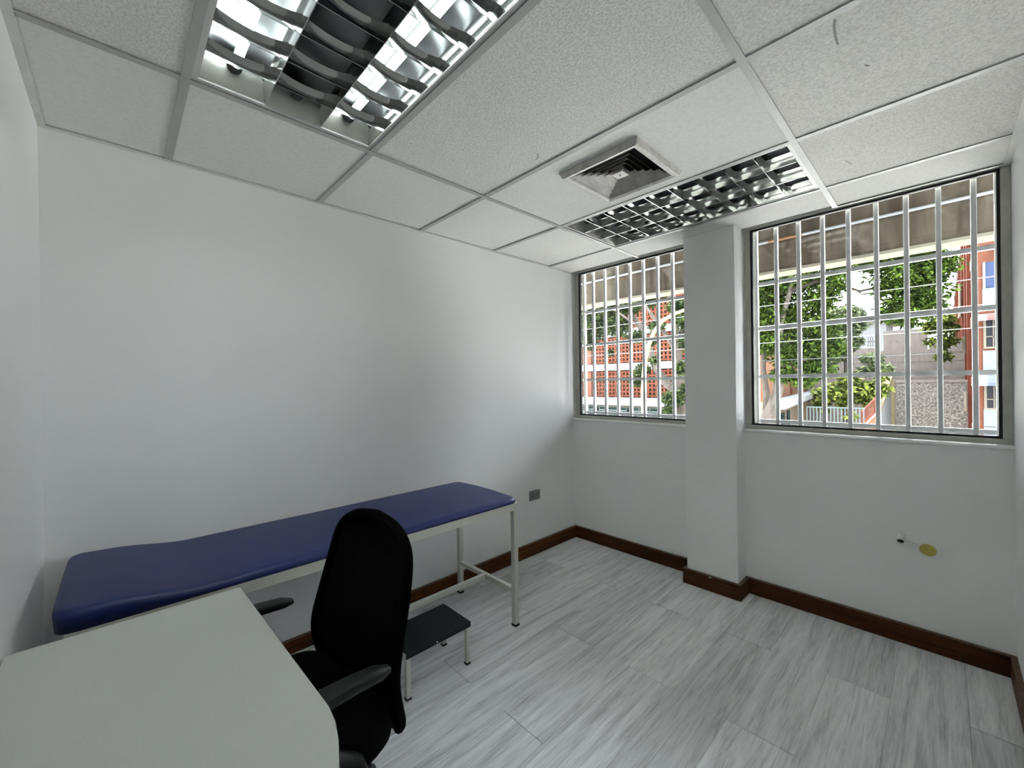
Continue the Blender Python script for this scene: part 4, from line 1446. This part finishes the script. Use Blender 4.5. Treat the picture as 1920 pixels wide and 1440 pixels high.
for k in range(3):
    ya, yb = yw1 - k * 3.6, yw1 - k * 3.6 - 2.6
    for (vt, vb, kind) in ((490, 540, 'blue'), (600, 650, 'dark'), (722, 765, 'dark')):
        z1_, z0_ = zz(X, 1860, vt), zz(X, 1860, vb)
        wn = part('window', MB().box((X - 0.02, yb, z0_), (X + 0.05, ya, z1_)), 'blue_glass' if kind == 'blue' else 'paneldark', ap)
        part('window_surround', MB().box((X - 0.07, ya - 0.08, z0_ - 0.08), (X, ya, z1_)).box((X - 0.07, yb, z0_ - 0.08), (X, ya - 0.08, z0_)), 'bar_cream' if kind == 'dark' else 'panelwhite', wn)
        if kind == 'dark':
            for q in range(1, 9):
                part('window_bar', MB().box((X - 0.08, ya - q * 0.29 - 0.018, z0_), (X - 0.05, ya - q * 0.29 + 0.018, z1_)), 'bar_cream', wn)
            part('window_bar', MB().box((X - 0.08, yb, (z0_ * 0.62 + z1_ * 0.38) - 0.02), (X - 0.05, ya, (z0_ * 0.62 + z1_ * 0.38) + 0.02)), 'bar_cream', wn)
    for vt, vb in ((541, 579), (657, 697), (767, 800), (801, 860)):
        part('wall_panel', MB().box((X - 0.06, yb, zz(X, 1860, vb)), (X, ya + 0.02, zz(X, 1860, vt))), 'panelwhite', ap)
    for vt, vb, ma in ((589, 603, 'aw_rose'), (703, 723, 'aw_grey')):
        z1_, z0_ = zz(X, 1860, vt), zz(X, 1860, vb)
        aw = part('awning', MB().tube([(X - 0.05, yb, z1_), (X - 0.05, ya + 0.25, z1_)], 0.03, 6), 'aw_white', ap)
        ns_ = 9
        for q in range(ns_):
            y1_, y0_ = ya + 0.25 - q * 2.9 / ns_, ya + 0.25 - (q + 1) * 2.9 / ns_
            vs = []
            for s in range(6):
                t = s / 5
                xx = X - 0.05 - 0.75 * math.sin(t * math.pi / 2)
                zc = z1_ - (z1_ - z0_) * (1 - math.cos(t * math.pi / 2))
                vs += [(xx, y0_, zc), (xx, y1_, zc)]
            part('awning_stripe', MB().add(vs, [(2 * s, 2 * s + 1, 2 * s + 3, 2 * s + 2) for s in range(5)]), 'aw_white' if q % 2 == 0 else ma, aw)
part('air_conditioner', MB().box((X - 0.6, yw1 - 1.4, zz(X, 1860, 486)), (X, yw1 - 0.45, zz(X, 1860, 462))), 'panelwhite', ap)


# ------------------------------------------------------------------ orange brick house, fence, walls, stairs, white house
def qbox(A, d, ln, th, z0, z1, off=0.0):
    """upright box along horizontal direction d from A; th to its left side"""
    d = Vector((d[0], d[1], 0)).normalized()
    n_ = Vector((-d.y, d.x, 0))
    a = Vector((A[0], A[1], 0)) + n_ * off
    pts = [a, a + d * ln, a + d * ln + n_ * th, a + n_ * th]
    return MB().hexa([(p.x, p.y, z0) for p in pts] + [(p.x, p.y, z1) for p in pts])


A = at('x', 17.0, 1432, 712)
dv_ = (1613 - 960) / FPX * RGT + FWD
ho = thing('orange_brick_house', 'orange brick house with a white canopy behind the leaning trunk', 'house', loc=(float(A[0]), float(A[1]), GZ))
zc = float(A[2]) + (712 - 767) * depth(A) / FPX
part('upper_wall', qbox(A, dv_, 22, 1.6, zc + 0.3, zc + 4.2), 'orangebrick', ho)
part('canopy', qbox(A, dv_, 21, 0.8, zc + 0.0, zc + 0.30, -0.75), 'bandwhite', ho)
part('ground_wall', qbox(A, dv_, 22, 1.6, GZ, zc + 0.3), 'peach', ho)
for s_, wd_ in ((3.2, 0.9), (7.0, 1.0)):
    d_ = Vector((dv_[0], dv_[1], 0)).normalized()
    q_ = Vector((A[0], A[1], 0)) + d_ * s_
    part('door', qbox(q_, dv_, wd_, 0.1, GZ, zc - 0.5, -0.06), 'green_glass', ho)
    part('wall_pier', qbox(q_ + d_ * 1.6, dv_, 0.5, 0.1, zc + 0.42, zc + 4.2, -0.08), 'rib', ho)
d_ = Vector((dv_[0], dv_[1], 0)).normalized()
part('window', qbox(Vector((A[0], A[1], 0)) + d_ * 4.8, dv_, 1.0, 0.1, zc - 1.6, zc - 0.5, -0.06), 'green_glass', ho)

X = 20.0
fa, fb = at('x', X, 1513, 763), at('x', X, 1622, 763)
fe = thing('metal_fence', 'pale green metal railing fence in front of the bright shrub', 'fence', loc=(X, float(fa[1]), GZ))
zt_ = float(fa[2])
part('fence_base', MB().box((X - 0.1, float(fb[1]), GZ), (X + 0.1, float(fa[1]), zt_ - 1.5)), 'greyplaster', fe)
for z in (zt_, zt_ - 0.75, zt_ - 1.45):
    part('rail', MB().box((X - 0.02, float(fb[1]), z - 0.025), (X + 0.02, float(fa[1]), z + 0.025)), 'fence', fe)
me = MB().box((-0.018, -0.018, -1.45), (0.018, 0.018, 0)).mesh('baluster')
nb_ = int((fa[1] - fb[1]) / 0.125)
for k in range(nb_ + 1):
    o = link('baluster', me, 'fence', fe, True)
    o.location = (0, float(fa[1]) - k * 0.125 - float(fa[1]), zt_ - GZ)

# rubble stone wall and stair wall
X = 30.0
swa, swb = at('x', X, 1678, 716), at('x', X, 1815, 716)
so = thing('stone_wall', 'mottled rubble stone wall below the concrete retaining wall', 'stone wall', loc=(X, float(swa[1]), GZ))
part('masonry', MB().box((X, float(swb[1]), GZ), (X + 0.6, float(swa[1]), float(swa[2]) - 0.05)), 'stone', so)
part('coping', MB().box((X - 0.05, float(swb[1]), float(swa[2]) - 0.05), (X + 0.65, float(swa[1]), float(swa[2]) + 0.08)), 'retain', so)
part('end_pier', MB().box((X - 0.3, float(swa[1]), GZ), (X + 0.6, float(swa[1]) + 0.25, float(swa[2]) + 0.1)), 'yellowedge', so)
# stair flank
sw = thing('stair_wall', 'sloping ochre stair wall rising beside the rubble wall', 'wall', loc=(27, float(swa[1]) + 0.6, GZ))
y_a, y_b = float(at('x', 25.5, 1648, 740)[1]), float(at('x', 30, 1672, 740)[1])
za_, zb2 = zz(25.5, 1648, 775), zz(30, 1672, 708)
part('flank', MB().hexa([(25.5, y_a, GZ), (30, y_b, GZ), (30, y_b + 0.4, GZ), (25.5, y_a + 0.4, GZ), (25.5, y_a, za_), (30, y_b, zb2), (30, y_b + 0.4, zb2), (25.5, y_a + 0.4, za_)]), 'whitehouse', sw)
part('coping', MB().hexa([(25.5, y_a - 0.05, za_), (30, y_b - 0.05, zb2), (30, y_b + 0.45, zb2), (25.5, y_a + 0.45, za_), (25.5, y_a - 0.05, za_ + 0.12), (30, y_b - 0.05, zb2 + 0.12), (30, y_b + 0.45, zb2 + 0.12), (25.5, y_a + 0.45, za_ + 0.12)]), 'yellowedge', sw)
X = 20.5
ra, rb = at('x', X, 1615, 772), at('x', X + 0.7, 1646, 742)
rr = thing('stair_railing', 'red painted stair railing rising beside the low bush', 'railing', loc=(float(ra[0]), float(ra[1]), GZ))
part('stair_side', MB().hexa([(ra[0], ra[1], GZ), (rb[0], rb[1], GZ), (rb[0], rb[1] + 0.2, GZ), (ra[0], ra[1] + 0.2, GZ), (ra[0], ra[1], ra[2] - 0.75), (rb[0], rb[1], rb[2] - 0.75), (rb[0], rb[1] + 0.2, rb[2] - 0.75), (ra[0], ra[1] + 0.2, ra[2] - 0.75)]), 'orangebrick', rr)
part('handrail', MB().tube([ra, rb], 0.035, 8), 'redpaint', rr)
part('lower_rail', MB().tube([ra - np.array([0, 0, 0.7]), rb - np.array([0, 0, 0.7])], 0.035, 8), 'bandwhite', rr)
for k in range(13):
    t = k / 12
    q_ = ra * (1 - t) + rb * t
    part('baluster', MB().tube([q_, q_ - np.array([0, 0, 0.72])], 0.016, 6), 'redpaint', rr)

X = 36.0
ry = [float(at('x', X, u, 680)[1]) for u in (1440, 1650, 1742, 1830)]
rz = [zz(X, 1650, v) for v in (652, 622, 640)]
rw = thing('retaining_wall', 'tall weathered grey-brown concrete retaining wall in the distance', 'retaining wall', loc=(X, ry[1], GZ))
part('wall_panel', MB().box((X, ry[1], GZ), (X + 0.5, ry[0], rz[0])), 'retain', rw)
part('wall_panel', MB().box((X, ry[2], GZ), (X + 0.5, ry[1], rz[0] - 0.25)), 'retain', rw)
part('wall_panel', MB().box((X, ry[3], GZ), (X + 0.5, ry[2], zz(X, 1780, 640))), 'retain', rw)
part('parapet', MB().box((X + 0.1, ry[2] + 0.05, rz[0] - 0.25), (X + 0.4, ry[1] - 0.2, rz[1])), 'retain', rw)
for k in range(9):
    z = rz[0] - 0.5 - k * 0.55
    part('board_joint', MB().box((X - 0.025, ry[3], z - 0.02), (X, ry[0], z + 0.02)), 'retain', rw)

X = 52.0
hy = [float(at('x', X, u, 650)[1]) for u in (1560, 1662, 1640, 1590)]
wh = thing('white_house', 'white house with a grey tiled roof above the retaining wall', 'house', loc=(X, hy[1], GZ))
part('wall', MB().box((X, hy[1], GZ), (X + 8, hy[0], zz(X, 1630, 603))), 'whitehouse', wh)
part('eaves', MB().box((X - 0.6, hy[1] - 0.4, zz(X, 1630, 603)), (X + 8, hy[0], zz(X, 1630, 597))), 'peach', wh)
part('roof', MB().hexa([(X - 0.9, hy[1] - 0.6, zz(X, 1630, 597)), (X + 8, hy[1] - 0.6, zz(X, 1630, 597)), (X + 8, hy[0], zz(X, 1630, 597)), (X - 0.9, hy[0], zz(X, 1630, 597)), (X - 0.9, hy[1] - 0.6, zz(X, 1630, 597) + 0.25), (X + 8, hy[1] - 0.6, zz(X, 1630, 597) + 1.2), (X + 8, hy[0], zz(X, 1630, 597) + 1.2), (X - 0.9, hy[0], zz(X, 1630, 597) + 0.25)]), 'rooftile', wh)
part('penthouse', MB().box((X + 5, float(at('x', X + 5, 1620, 580)[1]), zz(X + 5, 1600, 600)), (X + 8, float(at('x', X + 5, 1580, 580)[1]), zz(X + 5, 1600, 571))), 'whitehouse', wh)
for u0, u1 in ((1600, 1617), (1626, 1643)):
    ya, yb = float(at('x', X, u0, 640)[1]), float(at('x', X, u1, 640)[1])
    z1_, z0_ = zz(X, u0, 634), zz(X, u0, 648)
    wn = part('window', MB().box((X - 0.03, yb, z0_), (X + 0.05, ya, z1_)), 'mullion', wh)
    for q in range(5):
        y = ya + (yb - ya) * q / 4
        part('window_bar', MB().box((X - 0.10, y - 0.05, z0_), (X - 0.03, y + 0.05, z1_)), 'bandwhite', wn)
    part('window_bar', MB().box((X - 0.10, yb, (z0_ + z1_) / 2 - 0.05), (X - 0.03, ya, (z0_ + z1_) / 2 + 0.05)), 'bandwhite', wn)
X = 70.0
fw_ = thing('far_white_block', 'far white building just above the retaining wall parapet', 'building', loc=(X, float(at('x', X, 1680, 620)[1]), GZ))
part('wall', MB().box((X, float(at('x', X, 1706, 620)[1]), GZ), (X + 8, float(at('x', X, 1660, 620)[1]), zz(X, 1680, 603))), 'whitehouse', fw_)
part('roof', MB().box((X - 0.3, float(at('x', X, 1707, 620)[1]), zz(X, 1680, 603)), (X + 8, float(at('x', X, 1659, 620)[1]), zz(X, 1680, 601))), 'bandwhite', fw_)
